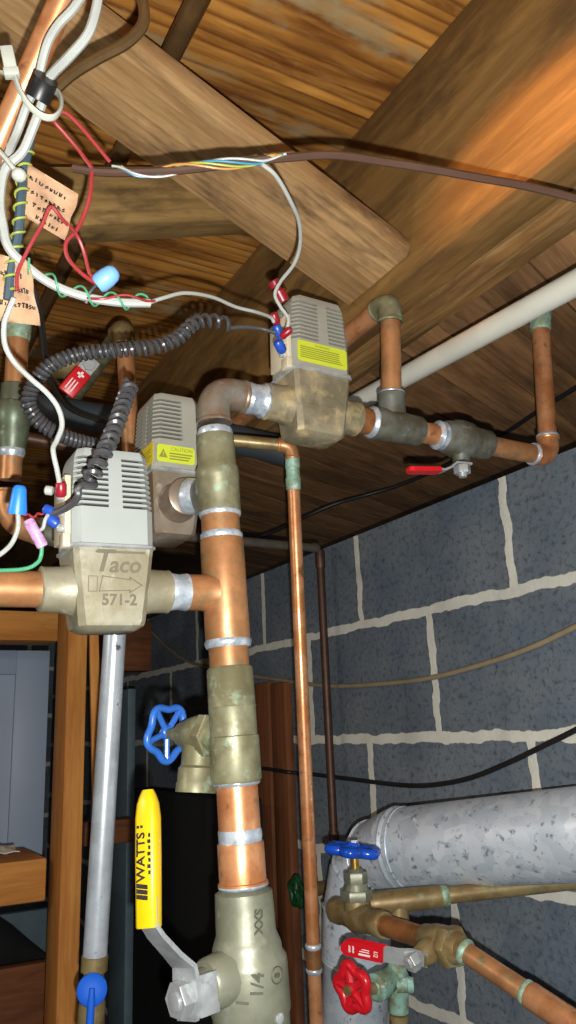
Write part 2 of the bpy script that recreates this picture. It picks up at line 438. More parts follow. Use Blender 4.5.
def board(name, mat, A, B, up, w, t, label=None, cat=None, kind=None, bev=.003, parent=None):
    """timber from A to B: w wide across, t thick along up"""
    x = (B-A); M = frame((A+B)/2, x, up); l = x.length/2
    mb = MB(); mb.box(Matrix(), (-l, -w/2, -t/2), (l, w/2, t/2), bev=bev)
    o = mb.build(name, mat, M=M)
    if kind: o['kind'] = kind
    if label: tag(o, label, cat)
    return o
JT = .047
board('floor_joist', W_JOIST, H(JE+JT/2, -1.1, (JB+SUB)/2), H(JE+JT/2, 3.5, (JB+SUB)/2), ZZ, JT, SUB-JB-.001,
      'wide brown floor joist whose broad side crosses the ceiling behind the pale bridging board', 'joist')
board('floor_joist', W_JOIST2, H(JE+JT*1.52, -1.1, (JB-.004+SUB)/2), H(JE+JT*1.52, 3.5, (JB-.004+SUB)/2), ZZ, JT, SUB-JB+.003,
      'rough streaked joist doubled against the wide joist, on its side nearer the white pipe', 'joist')
# bridging between the joists
A1, A2 = PE(408, 256, JE-.004), PE(349, 306, JE-.004)
nA = (A1-CAM).dot(NN); nB = (A2-CAM).dot(NN)
B1 = PN(170, 75, nA); dirb = (B1-A1).normalized()
L = .50
def bridge(A1, A2, d, L, th, mat, label):
    w = (A2-A1).length; wv = (A2-A1).normalized(); c = (A1+A2)/2
    z = d.cross(wv).normalized(); z = z if z.z > 0 else -z
    x = d
    M = frame(c+x*L/2+z*th/2, x, z); mb = MB(); mb.box(Matrix(), (-L/2, -w/2, -th/2), (L/2, w/2, th/2), bev=.002)
    return tag(mb.build('bridging_board', mat, M=M), label, 'board')
bridge(A1, A2, dirb, L, .022, W_BRIDGE, 'pale diagonal bridging board running from top left down to the wide joist')
Dd = (PN(60, 203, nB+.07)-PN(205, 199, nB+.07)).normalized()
M = frame(PN(100, 205, nB+.09), Dd, NN)
mb = MB(); mb.box(Matrix(), (-.3, -.036, -.02), (.3, .036, .02), bev=.002)
tag(mb.build('bridging_board', W_BRIDGE2, M=M), 'knotty bridging board behind the paper tags and below the brown cable', 'board')

# ------------------------------------------------------------------ lights: the camera's flash, an unseen warm lamp between the joists, an added fill
ld = bpy.data.lights.new('flash', 'POINT'); ld.energy = 36; ld.shadow_soft_size = .0035; ld.color = (1, .985, .96)
lo = bpy.data.objects.new('flash', ld); COL.objects.link(lo); lo.location = CAM+RIGHT*.008-UP*.026
ls = bpy.data.lights.new('unseen_lamp', 'SPOT'); ls.energy = 90; ls.color = (1, .48, .2); ls.spot_size = R(9.6); ls.spot_blend = .5; ls.shadow_soft_size = .02  # narrow warm cone, shaped to leave the orange patch on the joist
lo = bpy.data.objects.new('unseen_lamp', ls); COL.objects.link(lo)
tgt = H(JE, .40, .500); lo.location = tgt-EE*.35-NN*.66+ZZ*.0
lo.rotation_euler = (tgt-lo.location).to_track_quat('-Z', 'Y').to_euler()
lb_ = bpy.data.lights.new('unseen_lamp', 'POINT'); lb_.energy = 5; lb_.color = (1, .92, .80); lb_.shadow_soft_size = .03  # added fill lamp out of view, brightens the post and left background
lo = bpy.data.objects.new('unseen_lamp', lb_); COL.objects.link(lo); lo.location = H(-.55, .75, .30)
wd = bpy.data.worlds.new('world'); S.world = wd; wd.use_nodes = True
wd.node_tree.nodes['Background'].inputs[0].default_value = (.8, .9, 1, 1); wd.node_tree.nodes['Background'].inputs[1].default_value = .035
S.view_settings.view_transform = 'Standard'; S.view_settings.look = 'None'; S.view_settings.exposure = .28; S.view_settings.gamma = 1; S.view_settings.use_curve_mapping = False

# ------------------------------------------------------------------ zone valves
def zone_valve(M, label, group, body_mat, cover_mat, kind):
    """M: X along the pipe, Y away from the viewer, Z up"""
    v = thing('zone_valve', label, 'valve', M=M, group=group)
    I = Matrix()
    mb = MB()
    def rr(hx, hy, c, z, oy=0): return [Vector((x, y+oy, z)) for x, y in ((-hx+c, -hy), (hx-c, -hy), (hx, -hy+c), (hx, hy-c), (hx-c, hy), (-hx+c, hy), (-hx, hy-c), (-hx, -hy+c))]
    mb.loft([rr(.021, .015, .004, -.0345), rr(.0265, .0200, .005, -.031), rr(.0275, .0215, .005, -.0275), rr(.0308, .0244, .004, .008), rr(.033, .0262, .004, .030)])
    b = mb.build('valve_body', body_mat, v, ang=30)
    for sx in (-1, 1):
        mb = MB(); mb.lathe((sx*.022, 0, 0), (sx*.054, 0, 0), [(0, .0215), (.25, .0205), (.5, .0185), (.9, .018), (.97, .0185), (1, .017)], 28)
        mb.build('port', body_mat, v)
    tf = T((0, -.0239, 0)) @ Matrix.Rotation(R(90)+math.atan2(.0047, .0575), 4, 'X')
    if kind != 'side':
        mb = MB()
        mb.text('T', tf @ T((-.0110, .0190, -.0004)), .025, .0006, shear=.25, bold=.0005)
        mb.text('aco', tf @ T((.0080, .0165, -.0004)), .0185, .0006, shear=.2, bold=.0004)
        mb.box(tf, (-.016, .0262, -.0004), (.025, .0280, .0004))
        ar = [(-.0125, -.0045), (-.010, .0075), (.0125, .005), (.0125, .0068), (.0225, .0008), (.0125, -.0052), (.0125, -.0034)]
        for i in range(7):
            p, q = ar[i], ar[(i+1) % 7]; d = Vector((q[0]-p[0], q[1]-p[1], 0)); l = d.length; a = math.atan2(d.y, d.x)
            mb.box(tf @ T((p[0], p[1], 0)) @ Matrix.Rotation(a, 4, 'Z'), (-.0004, -.00035, -.0004), (l+.0004, .00035, .0005))
        for (a, c) in (((-.0215, -.005), (-.0145, .007)),):
            for lo, hi in (((a[0], a[1]), (c[0], a[1]+.0005)), ((a[0], c[1]), (c[0], c[1]+.0005)), ((a[0], a[1]), (a[0]+.0005, c[1])), ((c[0], a[1]), (c[0]+.0005, c[1]))):
                mb.box(tf, (lo[0], lo[1], -.0004), (hi[0], hi[1], .0005))
        mb.text('571-2', tf @ T((.004, -.0115, -.0002)), .0125, .0005, bold=.0003)
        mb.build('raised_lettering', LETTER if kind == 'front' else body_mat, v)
        mb = MB(); mb.box(tf, (-.009, -.0255, -.001), (.017, -.0185, .0004)); mb.build('name_pad', body_mat, v)
    # rim plate between body and cover
    mb = MB(); mb.loft([rr(.0335, .0265, .005, .030), rr(.035, .028, .005, .0312), rr(.035, .028, .005, .0332), rr(.0335, .0265, .005, .034)])
    mb.build('rim_plate', STEEL, v)
    # slotted cover
    mb = MB()
    Z0, Z1 = .034, .1145
    def ring_(t, k=1.0):
        w, h = .0338, .0265
        if t > .36:
            q = (t-.36)/.64; s_ = 1-.09*q
            if q > .8: s_ -= .07*((q-.8)/.2)**2
        else: s_ = 1
        w *= s_*k; h *= s_*k; c = .0065*s_; z = Z0+(Z1-Z0)*t
        return [Vector(p+(z,)) for p in ((-w+c, -h), (-.15*w, -h), (.2*w, -h), (w-c, -h), (w, -h+c), (w, .15*h), (w, h-c), (w-c, h), (-w+c, h), (-w, h-c), (-w, .15*h), (-w, -h+c))]
    sl = [1, 0, 1, 1, 1, 0, 0, 0, 0, 0, 1, 1] if kind != 'front' else [1, 0, 1, 1, 1, 0, 0, 0, 0, 0, 0, 1]
    lev = [(0, False)]
    ns = 10
    for k in range(ns):
        a = .37+.56*k/ns; lev += [(a, True), (a+.030, False)]
    lev += [(.95, False), (.985, False), (1, None)]
    def quad(a, b, c, d, mi=0): mb.add([a, b, c, d], [(0, 1, 2, 3)], mi)
    for (t0, slot), (t1, _) in zip(lev, lev[1:]):
        r0, r1 = ring_(t0), ring_(t1)
        i0, i1 = ring_(t0, .88), ring_(t1, .88)
        for j in range(12):
            k = (j+1) % 12
            if slot and sl[j]:
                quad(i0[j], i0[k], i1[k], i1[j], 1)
                quad(r0[j], r0[k], i0[k], i0[j], 0); quad(i1[j], i1[k], r1[k], r1[j], 0)
                if not sl[j-1]: quad(r0[j], i0[j], i1[j], r1[j], 0)
                if not sl[k]: quad(r0[k], r1[k], i1[k], i0[k], 0)
            else: quad(r0[j], r0[k], r1[k], r1[j], 0)
    top = ring_(1); mb.add(top, [tuple(range(12))]); mb.add(ring_(0), [tuple(range(12))[::-1]])
    # weld the quads so the shading runs over them
    o = mb.build('cover', [cover_mat, DARK], v, ang=25)
    bm = bmesh.new(); bm.from_mesh(o.data); bmesh.ops.remove_doubles(bm, verts=bm.verts[:], dist=1e-5); bmesh.ops.recalc_face_normals(bm, faces=bm.faces[:]); bm.to_mesh(o.data); bm.free(); o.data.set_sharp_from_angle(angle=R(25))
    # labels
    def sticker(F, w, h, mat, ink, mode):
        mb = MB(); c = .002
        mb.prism(F, [(-w/2+c, -h/2), (w/2-c, -h/2), (w/2, -h/2+c), (w/2, h/2-c), (w/2-c, h/2), (-w/2+c, h/2), (-w/2, h/2-c), (-w/2, -h/2+c)], 0, .0004)
        s_ = mb.build('warning_label', mat, v); s_['label'] = {'lime': 'lime warning label', 'caution': 'lime caution label', 'yellow': 'yellow label'}[mode]
        mb = MB(); e = T((0, 0, .00045))
        if mode == 'caution':
            mb.text('CAUTION', F @ e @ T((.0060, .0050, 0)), .0052, .0001)
            tri = [(-w/2+.0020, -.0045), (-w/2+.0110, -.0045), (-w/2+.0065, .0045)]
            mb.prism(F @ e, tri, 0, .0002)
            for k in range(3): mb.box(F @ e, (-.0070, -.0002-.0028*k, 0), (.0175-.002*k, .0012-.0028*k, .0002))
            mb.build('print', INKO, s_)
            mb = MB(); mb.text('!', F @ T((-w/2+.0065, -.0010, .0007)), .0066, .0001); mb.build('print', LABELG, s_)
        else:
            n = 6 if mode == 'lime' else 5
            mb.text('CAUTION' if mode == 'yellow' else 'WARNING', F @ e @ T((0, h/2-.0033, 0)), .0036, .0001)
            for k in range(n):
                y = h/2-.0065-k*(h-.009)/n
                mb.box(F @ e, (-w/2+.003, y-.0005, 0), (w/2-.003-random.random()*.008, y+.0005, .0002))
            mb.build('print', INKO, s_)
    FR = T((0, -.0266, .048)) @ Matrix.Rotation(R(90), 4, 'X')
    RT = T((.0339, 0, .048)) @ Matrix.Rotation(R(90), 4, 'Z') @ Matrix.Rotation(R(90), 4, 'X')
    if kind == 'lime': sticker(FR @ T((-.0015, .0015, 0)), .058, .0225, LABELG, INKO, 'lime')
    if kind == 'side':
        sticker(FR @ T((.003, .001, 0)), .058, .022, LABELY, INKO, 'yellow')
        sticker(RT @ T((-.0035, .0, 0)), .040, .0180, LABELG, INKO, 'caution')
    # terminal bracket on the left cheek
    if kind != 'side':
        mb = MB(); mb.box(I, (-.0395, -.022, .037), (-.0344, .014, .090), bev=.001)
        mb.box(I, (-.0415, -.0245, .030), (-.0352, -.012, .0415), bev=.001)
        tb = mb.build('terminal_plate', plain('ivory terminal board', (196, 186, 160), .5), v)
        mb = MB()
        for z in (.047, .060, .073): mb.lathe((-.0395, -.015, z), (-.0445, -.015, z), [(0, .0035), (.7, .0038), (1, .002)], 14)
        mb.build('screw', STEEL, tb)
    return v

AX, AY, AD = 213, 400, .76
RA, RB = P(213, 400, .76), P(243.5, 890, .645)
rd = (RB-RA).normalized()
rp = lambda y: ly(RA, rd, y)
fr = lambda o, x: frame(o, x, ZZ)
# front valve on the left branch, upper valve on the right branch, third valve behind the riser
K1 = rp(593); E1 = (EE+ZZ*.028).normalized(); V1 = lx(K1, E1, 106)
K2 = rp(391); E2 = EE-ZZ*.015; V2 = lx(K2, E2, 312)
K3 = rp(486); V3 = K3+NN*.100+ZZ*.002-EE*.012
V3M = fr(V3, -NN)
ZG = 'grey-topped bronze zone valves'
v1 = zone_valve(frame(V1, E1, ZZ), 'light grey zone valve with a raised arrow on its pale bronze body', None, CAST, COVER, 'front')
v2 = zone_valve(fr(V2, E2), 'topmost zone valve, its slotted cover carrying one wide lime label, above the riser elbow', None, CASTB, COVERD, 'lime')
v3 = zone_valve(V3M, 'zone valve with two labels tucked behind the riser, a silver collar on its port', None, CASTM, COVERD, 'side')
for v in (v1, v2, v3): v['group'] = ZG

# ------------------------------------------------------------------ main riser with its branches, one soldered run
ris = thing('copper_riser', 'thick soldered copper riser with bronze tees standing centre, above the yellow-handled ball valve', 'pipe', RB)
def seg(name, mat, y0, y1, prof, parent=ris, **k):
    mb = MB(); mb.lathe(rp(y0), rp(y1), prof, 32, **k); return mb.build(name, mat, parent)
def solder(y0, y1, r, mat=SOLDER, parent=ris, name='solder_joint', amt=.0008):
    mb = MB(); ring(mb, rp(y0), rp(y1), r, amt); return mb.build(name, mat, parent)
mb = MB(); elbow(mb, K2, -rd*-1, E2, .0158, .034); e_ = mb.build('elbow', blotch('lead grey elbow', (150, 148, 138), (134, 112, 92), (176, 190, 196), s1=40, lo=.35, hi=.6, rough=.36, metal=.6), ris)
def run(name, mat, A, D, x0, x1, r, parent, prof=None, seg_=28, rs=None, **k):
    a, b = lx(A, D, x0), lx(A, D, x1)
    mb = MB(); mb.lathe(a, b, prof or [(0, r), (1, r)], seg_, **k); return mb.build(name, mat, parent)
va2 = V2-E2.normalized()*.0545
mb = MB(); mb.lathe(K2+E2.normalized()*.03, va2, [(0, .0142), (1, .0142)]); mb.build('pipe', COPPERB, ris)
mb = MB(); a = K2+E2.normalized()*.034; b = va2; 
mb.lathe(a.lerp(b, .05), b, [(0, .0145), (.15, .0158), (.3, .0149), (.55, .0152), (.75, .0156), (.9, .0176), (1, .0165)], 30, True, 0, .03); mb.build('solder_joint', SOLDER, ris)
solder(430, 438, .0158)
seg('tee', BRONZE, 437, 514, [(0, .0172), (.1, .0176), (.38, .0178), (.44, .0198), (.56, .0199), (.575, .0194), (.99, .0194), (1, .018)])
tee = ris.children[-1]
seg('pipe', COPPERB, 432, 442, [(0, .0146), (1, .0146)])
seg('pipe', COPPERD, 512, 545, [(0, .0175), (1, .0175)])
solder(511, 517, .0185); solder(533, 541, .0180, amt=.0011)
seg('tee', COPPERD, 540, 642, [(0, .0192), (.02, .0197), (.98, .0197), (1, .0190)])
copper_tee = ris.children[-1]
mb = MB(); mb.lathe(K1-E1*.012, lx(K1, -E1, 186), [(0, .018), (.2, .0165), (.5, .0157), (1, .0157)]); mb.build('branch', COPPERD, copper_tee)
mb = MB(); mb.lathe(lx(K1, -E1, 187), V1+E1*.0535, [(0, .0148), (.06, .0163), (.5, .0152), (.94, .0164), (1, .0158)], 28, True, 0, .008); mb.build('solder_joint', SOLDER, ris)
mb = MB(); mb.lathe(K3+NN*.012, K3+NN*.040-ZZ*.001, [(0, .018), (.8, .0172), (.95, .018), (1, .0165)]); mb.build('branch', BRONZED, tee)
mb = MB(); mb.lathe(K3+NN*.036-ZZ*.001-EE*.003, V3-NN*.0535, [(0, .0165), (.3, .0175), (.9, .0178), (1, .017)], 28, True, 0, .008); mb.build('solder_joint', SOLDER, ris)
solder(639, 648, .0190, amt=.0014)
seg('pipe', COPPERD, 644, 672, [(0, .0173), (1, .0173)])
seg('tee', BRONZE, 667, 783, [(0, .0185), (.02, .0200), (.34, .0203), (.35, .0208), (.36, .0203), (.60, .0201), (.61, .0213), (.97, .0211), (1, .0195)])
low_tee = ris.children[-1]
seg('pipe', COPPER, 781, 846, [(0, .0174), (1, .0174)])
solder(780, 786, .0178, amt=.0016); solder(829, 842, .0176, amt=.0004)
seg('coupling', COPPER, 842, 884, [(0, .0188), (.04, .0192), (.93, .0192), (.95, .0205), (1, .0205)])
solder(883, 888, .0185, amt=.0018)

# pipe into the front valve from the left
tag(run('copper_pipe', COPPERD, V1, -E1, 46, -160, .0143, None), 'bare copper pipe entering the front zone valve from the left edge', 'pipe')
# ------------------------------------------------------------------ ball valve with the yellow lever
bv = thing('ball_valve', 'large matt bronze ball valve with long yellow lever at the foot of the riser', 'valve', rp(1060))
q = lambda y: (y-888)/(1075-888)
seg('valve_body', NICKEL, 888, 1075, [(0, .0190), (q(892), .0232), (q(905), .0236), (q(934), .0240), (q(942), .0262), (q(947), .0275), (q(953), .0278), (q(960), .0308), (q(966), .0313), (q(1012), .0314), (q(1016), .0302), (q(1030), .030), (q(1034), .026), (1, .025)], bv)
ST = (-EE*.80-NN*.36).normalized()
ST = Vector((-.72, -.70, -.03)).normalized()
BC = rp(970)
sd = rd.cross(ST).normalized(); up_ = ST.cross(sd).normalized()
if up_.z < 0: up_ = -up_; 
SM = frame(BC, ST, up_)          # X along the stem, Z up
mb = MB(); mb.lathe(BC+ST*.02, BC+ST*.043, [(0, .0205), (.5, .0190), (.9, .0180), (1, .0165)], 24)
mb.lathe(BC+ST*.042, BC+ST*.06, [(0, .0125), (1, .012)], 20); mb.build('stem_boss', NICKEL, bv)
lev = thing  # lever is a bent steel strap
mb = MB()
def strap(mb, pts, wv, w, t):
    """flat strap through pts, w wide along wv and t thick"""
    n = len(pts); rings = []
    for i, p in enumerate(pts):
        d = (pts[min(i+1, n-1)]-pts[max(i-1, 0)]).normalized(); nv = d.cross(wv).normalized(); wi = w[i] if isinstance(w, list) else w
        rings.append([p+wv*wi/2+nv*t/2, p-wv*wi/2+nv*t/2, p-wv*wi/2-nv*t/2, p+wv*wi/2-nv*t/2])
    mb.loft(rings)
LS = lambda x, z, y=0: SM @ Vector((x, y, z))
g0 = P(149, 928, .572); g1 = P(148, 790, .612)
gd = (g1-g0).normalized()
wv = SM.to_3x3() @ Vector((0, 1, 0))
wv = (wv-gd*wv.dot(gd)).normalized()
l0 = LS(.061, -.014); l1 = LS(.061, .016)
strap(mb, [LS(.060, -.019), LS(.060, -.010), LS(.060, .006), LS(.061, .017), l1.lerp(g0, .35), l1.lerp(g0, .8), g0+gd*.002, g0+gd*.02], wv, [.022, .030, .030, .027, .021, .019, .018, .018], .0035)
mb.box(SM, (.041, .011, -.016), (.0590, .0145, .012), bev=.001); mb.box(SM, (.041, -.0145, -.018), (.0590, -.011, .006), bev=.001)
lv = mb.build('lever', STEEL, bv, ang=30)
mb = MB(); mb.hexn(LS(.0615, -.004), LS(.071, -.004), .0130); mb.lathe(LS(.0705, -.004), LS(.0730, -.004), [(0, .0070), (.8, .0068), (1, .005)], 16); mb.build('nut', STEEL, lv)
# grip: thick rounded vinyl sleeve
outn = ST*.75+(CAM-g0).normalized()*.5; outn = (outn-gd*outn.dot(gd)).normalized(); wv = outn.cross(gd)
GM = Matrix((wv, outn, gd)).transposed().to_4x4(); GM.translation = g0
gl = (g1-g0).length
mb = MB()
def gr(z, hx, hy):
    c = .0035; return [GM @ Vector((x, y, z)) for x, y in ((-hx+c, -hy), (hx-c, -hy), (hx-.001, -hy+.001), (hx, -hy+c), (hx, hy-c), (hx-.001, hy-.001), (hx-c, hy), (-hx+c, hy), (-hx+.001, hy-.001), (-hx, hy-c), (-hx, -hy+c), (-hx+.001, -hy+.001))]
mb.loft([gr(0, .0082, .0058), gr(.001, .0086, .0062), gr(gl*.5, .0090, .0066), gr(gl-.020, .0090, .0064), gr(gl-.010, .0080, .0058), gr(gl-.004, .0062, .0048), gr(gl, .0046, .0036)])
gp = mb.build('grip', YEL, lv, ang=50); gp['label'] = 'yellow vinyl grip'
TM = GM @ T((0, .0067, 0)) @ Matrix(((1, 0, 0, 0), (0, 0, 1, 0), (0, 1, 0, 0), (0, 0, 0, 1)))
# text frame: x up the grip, normal = outn
tx = Matrix((gd, outn.cross(gd), outn)).transposed().to_4x4(); tx.translation = g0+outn*.0067
mb = MB(); mb.text('WATTS', tx @ T((gl*.50, .0020, 0)), .0100, .0002, align='CENTER', bold=.00025)
for k in range(3): mb.prism(tx, [(gl*.20+k*.0036-.001, -.0035), (gl*.20+k*.0036+.002, -.0035), (gl*.20+k*.0036+.0035, .006), (gl*.20+k*.0036+.0005, .006)], -.0003, .0003)
for k in range(7): mb.box(tx, (gl*.37+k*.0042, -.0062, -.0003), (gl*.37+k*.0042+.0026, -.0045+.0008*(k % 2), .0003))
for k in range(2): mb.box(tx, (gl*.71, .0005+k*.0032, -.0003), (gl*.73, .0025+k*.0032, .0003))
mb.build('print', INK, gp)
# cast marks on the body
def wrap_text(mb, txt, y, px, r, size, rot, ext=.0008):
    c = rp(y); f = (CAM-c); f = (f-rd*f.dot(rd)).normalized()
    best = min((abs(pix(c+(Matrix.Rotation(a/50, 3, rd) @ f)*r)[0]-px), a) for a in range(-60, 61))[1]
    nv = Matrix.Rotation(best/50, 3, rd) @ f
    M = frame(c+nv*r, (-rd).cross(nv) , nv)
    M = Matrix(((-rd).cross(nv).normalized(), -rd, nv)).transposed().to_4x4(); M.translation = c+nv*(r-.0004)
    mb.text(txt, M @ Matrix.Rotation(R(rot), 4, 'Z'), size, ext, bold=.0003)
for args in (('1/4', 975, 258, .0313, .0135, 82), ('1', 990, 243, .0313, .0135, 82), ('S', 970, 277, .0313, .0075, 82), ('SXX', 917, 258, .0238, .0095, -95)):
    mb = MB(); wrap_text(mb, *args); mb.build('raised_lettering', LETTER2, bv)
mb = MB(); c = rp(970); f = CAM-c; f = (f-rd*f.dot(rd)).normalized()
best = min((abs(pix(c+(Matrix.Rotation(a/50, 3, rd) @ f)*.0313)[0]-277), a) for a in range(-60, 61))[1]; nv = Matrix.Rotation(best/50, 3, rd) @ f; tv = rd.cross(nv)
mb.tube([c+nv*.0311+tv*.0058*math.cos(k*math.pi/12)+rd*.0058*math.sin(k*math.pi/12) for k in range(24)], .0006, 6, closed=True); mb.build('raised_lettering', LETTER2, bv)
mb = MB(); c = rp(1012); f = CAM-c; f = (f-rd*f.dot(rd)).normalized(); nv = Matrix.Rotation(-.75, 3, rd) @ f
nv2 = Matrix.Rotation(.75, 3, rd) @ f
if pix(c+nv2*.03)[0] > pix(c+nv*.03)[0]: nv = nv2
mb.lathe(c+nv*.029, c+nv*.0325, [(0, .004), (.8, .004), (1, .003)], 14); mb.build('pin', STEEL, bv)

# ------------------------------------------------------------------ drain valve with blue wheel on the low tee
dv = thing('drain_valve', 'small bronze drain valve with blue spoked wheel on the left side of the riser', 'valve', rp(735))
DD = Vector((-.78, .62, .05)).normalized()
c0 = rp(736)
mb = MB(); mb.lathe(c0+DD*.012, c0+DD*.027, [(0, .015), (1, .015)], 24); mb.hexn(c0+DD*.024, c0+DD*.034, .0200); mb.lathe(c0+DD*.033, c0+DD*.064, [(0, .0165), (.25, .0170), (.5, .0155), (.8, .0125), (1, .0105)], 24)
od = (-ZZ*.98+DD*.10+FWD*-.15).normalized(); oc = c0+DD*.041-ZZ*.004
mb.lathe(oc, oc+od*.044, [(0, .0145), (.5, .0148), (.55, .0168), (.8, .0168), (.84, .0176), (1, .0176)], 24)
mb.build('valve_body', BRONZE, dv)
mb = MB(); mb.lathe(c0+DD*.060, c0+DD*.082, [(0, .007), (.5, .0065), (1, .004)], 16); mb.build('stem', BRONZE, dv)
mb = MB(); wc = c0+DD*.082+ZZ*.001
WM = frame(wc, (ZZ*.95+NN*.3), DD); WM = Matrix(((ZZ-DD*DD.z).normalized(), DD.cross((ZZ-DD*DD.z).normalized()), DD)).transposed().to_4x4(); WM.translation = wc
wheel(mb, WM @ Matrix.Rotation(R(36), 4, 'Z'), .0228, .0034, 5, .001, .28, .10)
mb.build('handwheel', BLUEP, dv)
mb = MB(); mb.lathe(wc+DD*.002, wc+DD*.0075, [(0, .0045), (.7, .0045), (1, .003)], 12); mb.build('screw', STEEL, dv)

# ------------------------------------------------------------------ right branch: tee, take-off and far drop
br = thing('copper_branch', 'soldered copper branch with a dark tee and tall take-off pipe, right of the topmost valve', 'pipe', lx(V2, E2, 395))
e2 = E2.normalized()
S2 = V2+e2*.0545
X = lambda px: lx(V2, E2, px)
def r2(name, mat, x0, x1, prof, par=br, wob=0):
    mb = MB(); mb.lathe(x0 if isinstance(x0, Vector) else X(x0), X(x1), prof, 28, True, 0, wob); return mb.build(name, mat, par)
r2('pipe', COPPERB, S2, 376, [(0, .0143), (1, .0143)])
r2('solder_joint', SOLDER, 368, 373, [(0, .0143), (.3, .0165), (.7, .0175), (1, .0165)], wob=.02)
r2('tee', BRONZED, 372, 419, [(0, .0172), (.05, .0178), (.66, .0172), (.7, .0165), (.97, .0165), (1, .0155)])
tr = br.children[-1]
TP = X(392); ud = (P(391, 297, pix(TP)[2])-TP); 
U = Vector((0, 0, 1))
top = ly(TP, U, 300)
ux = P(390, 300, pix(top)[2]-.018); ud = (ux-TP).normalized()
up1 = lambda y: ly(TP, ud, y)
mb = MB(); mb.lathe(TP+ud*.012, up1(393), [(0, .0155), (.7, .0145), (.9, .0155), (1, .0145)]); mb.build('branch', BRONZED, tr)
mb = MB(); mb.lathe(up1(394), up1(310), [(0, .0111), (1, .0111)]); mb.build('pipe', COPPERD, br)
mb = MB(); ring(mb, up1(395), up1(391), .0125, .002); mb.build('solder_joint', SOLDER, br)
EK = up1(302)
mb = MB(); elbow(mb, EK, -ud, NN, .0135, .024); mb.build('elbow', BRONZE, br)
mb = MB(); mb.lathe(EK+NN*.022, EK+NN*.40, [(0, .0111), (1, .0111)]); mb.build('pipe', COPPER, br)
r2('solder_joint', SOLDER, 416, 421, [(0, .0135), (.4, .0160), (1, .0125)], wob=.02)
r2('pipe', COPPER, 418, 440, [(0, .0118), (1, .0118)])
r2('solder_joint', SOLDER, 435, 443, [(0, .0125), (.3, .0165), (.6, .0150), (1, .0165)], wob=.02)
bv2 = thing('ball_valve', 'tarnished ball valve with small red lever hanging beneath the right copper branch', 'valve', X(462))
r2('valve_body', BRONZED, 442, 488, [(0, .0165), (.06, .0185), (.2, .0195), (.25, .0215), (.38, .0222), (.52, .0215), (.6, .0185), (.7, .0175), (.8, .0172), (.97, .0168), (1, .0155)], bv2)
bc = X(459); sdn = (-ZZ).normalized()
mb = MB(); mb.lathe(bc+sdn*.016, bc+sdn*.027, [(0, .0105), (1, .0095)], 20); mb.build('stem_boss', BRONZED, bv2)
s0 = bc+sdn*.030
mb = MB(); ld_ = (P(412, 479, pix(s0)[2]-.03)-s0); ld_.z = 0; ld_.normalize(); lw = ZZ.cross(ld_).normalized()
strap(mb, [s0-ld_*.010, s0+ld_*.010, s0+ld_*.017-ZZ*.006, s0+ld_*.026-ZZ*.010, s0+ld_*.034-ZZ*.010], lw, .013, .0025)
lv2 = mb.build('lever', STEEL, bv2)
mb = MB(); strap(mb, [s0+ld_*.030-ZZ*.010, s0+ld_*.032-ZZ*.010, s0+ld_*.066-ZZ*.0125, s0+ld_*.070-ZZ*.012], lw, [.012, .015, .014, .008], .005); g_ = mb.build('grip', REDG, lv2, ang=30); g_['label'] = 'red vinyl grip'
mb = MB(); mb.hexn(s0-ZZ*.002, s0-ZZ*.011, .0095); mb.lathe(s0-ZZ*.011, s0-ZZ*.015, [(0, .005), (1, .0045)], 14); mb.build('nut', STEEL, lv2)
fd = thing('copper_pipe', 'copper pipe turning up with an elbow beside the block wall, under the white pipe', 'pipe', X(540))
r2('pipe', COPPERD, 488, 536, [(0, .0113), (1, .0113)], fd)
CK = X(549); ct = ly(CK, U, 318); cu = (P(540, 318, pix(ct)[2])-CK).normalized(); cp = lambda y: ly(CK, cu, y)
mb = MB(); elbow(mb, CK, -e2, cu, .0128, .026, 1.08); mb.build('elbow', COPPER, fd)
mb = MB(); mb.lathe(CK+cu*.024, cp(312), [(0, .0112), (1, .0112)]); mb.build('pipe', COPPER, fd)
mb = MB(); ring(mb, CK+cu*.0245, CK+cu*.029, .0127, .001); ring(mb, CK-e2*.0245, CK-e2*.029, .0127, .001); mb.build('solder_joint', SOLDER, fd)
mb = MB(); mb.lathe(cp(331), cp(312), [(0, .0118), (.1, .0132), (.5, .0132), (.6, .0142), (1, .0142)], 24, True, 0, .02); mb.tube([cp(314), cp(304), cp(302)+NN*.01, cp(302)+NN*.06], .0125, 20); mb.build('coupling', VERDI, fd)

# white plastic pipe along the joist
wp = PE(576, 283, .600); 
Wd = (onp(360, 401, EE, .600)-wp).normalized()
mb = MB(); mb.cyl(wp-Wd*.25, wp+Wd*.62, .0130); tag(mb.build('plastic_pipe', PVC), 'straight white plastic pipe slanting across the ceiling at right', 'pipe')

# ------------------------------------------------------------------ slender pipes by the wall
sp = thing('copper_pipe', 'slender bright copper pipe dropping straight down the middle, right of the riser', 'pipe', P(316, 1030, .90))
q0, q1 = P(292, 452, 1.0), P(315.5, 1000, .915); qd = (q1-q0).normalized(); qp = lambda y: ly(q0, qd, y)
mb = MB(); mb.lathe(qp(485), qp(1060), [(0, .0079), (1, .0079)], 20); mb.build('pipe', COPPER, sp)
mb = MB(); mb.lathe(qp(458), qp(490), [(0, .009), (.3, .0095), (.35, .0086), (.6, .0086), (.65, .0095), (1, .0092)], 20, True, 0, .02); mb.build('coupling', VERDI, sp)
hk = qp(446); hd = (P(228, 440, 1.0)-hk).normalized()
mb = MB(); elbow(mb, hk, qd, hd, .0092, .017); mb.build('elbow', COPPERD, sp)
mb = MB(); mb.lathe(hk+hd*.015, hk+hd*.11, [(0, .0079), (1, .0079)], 20); mb.build('pipe', BRASSP, sp)
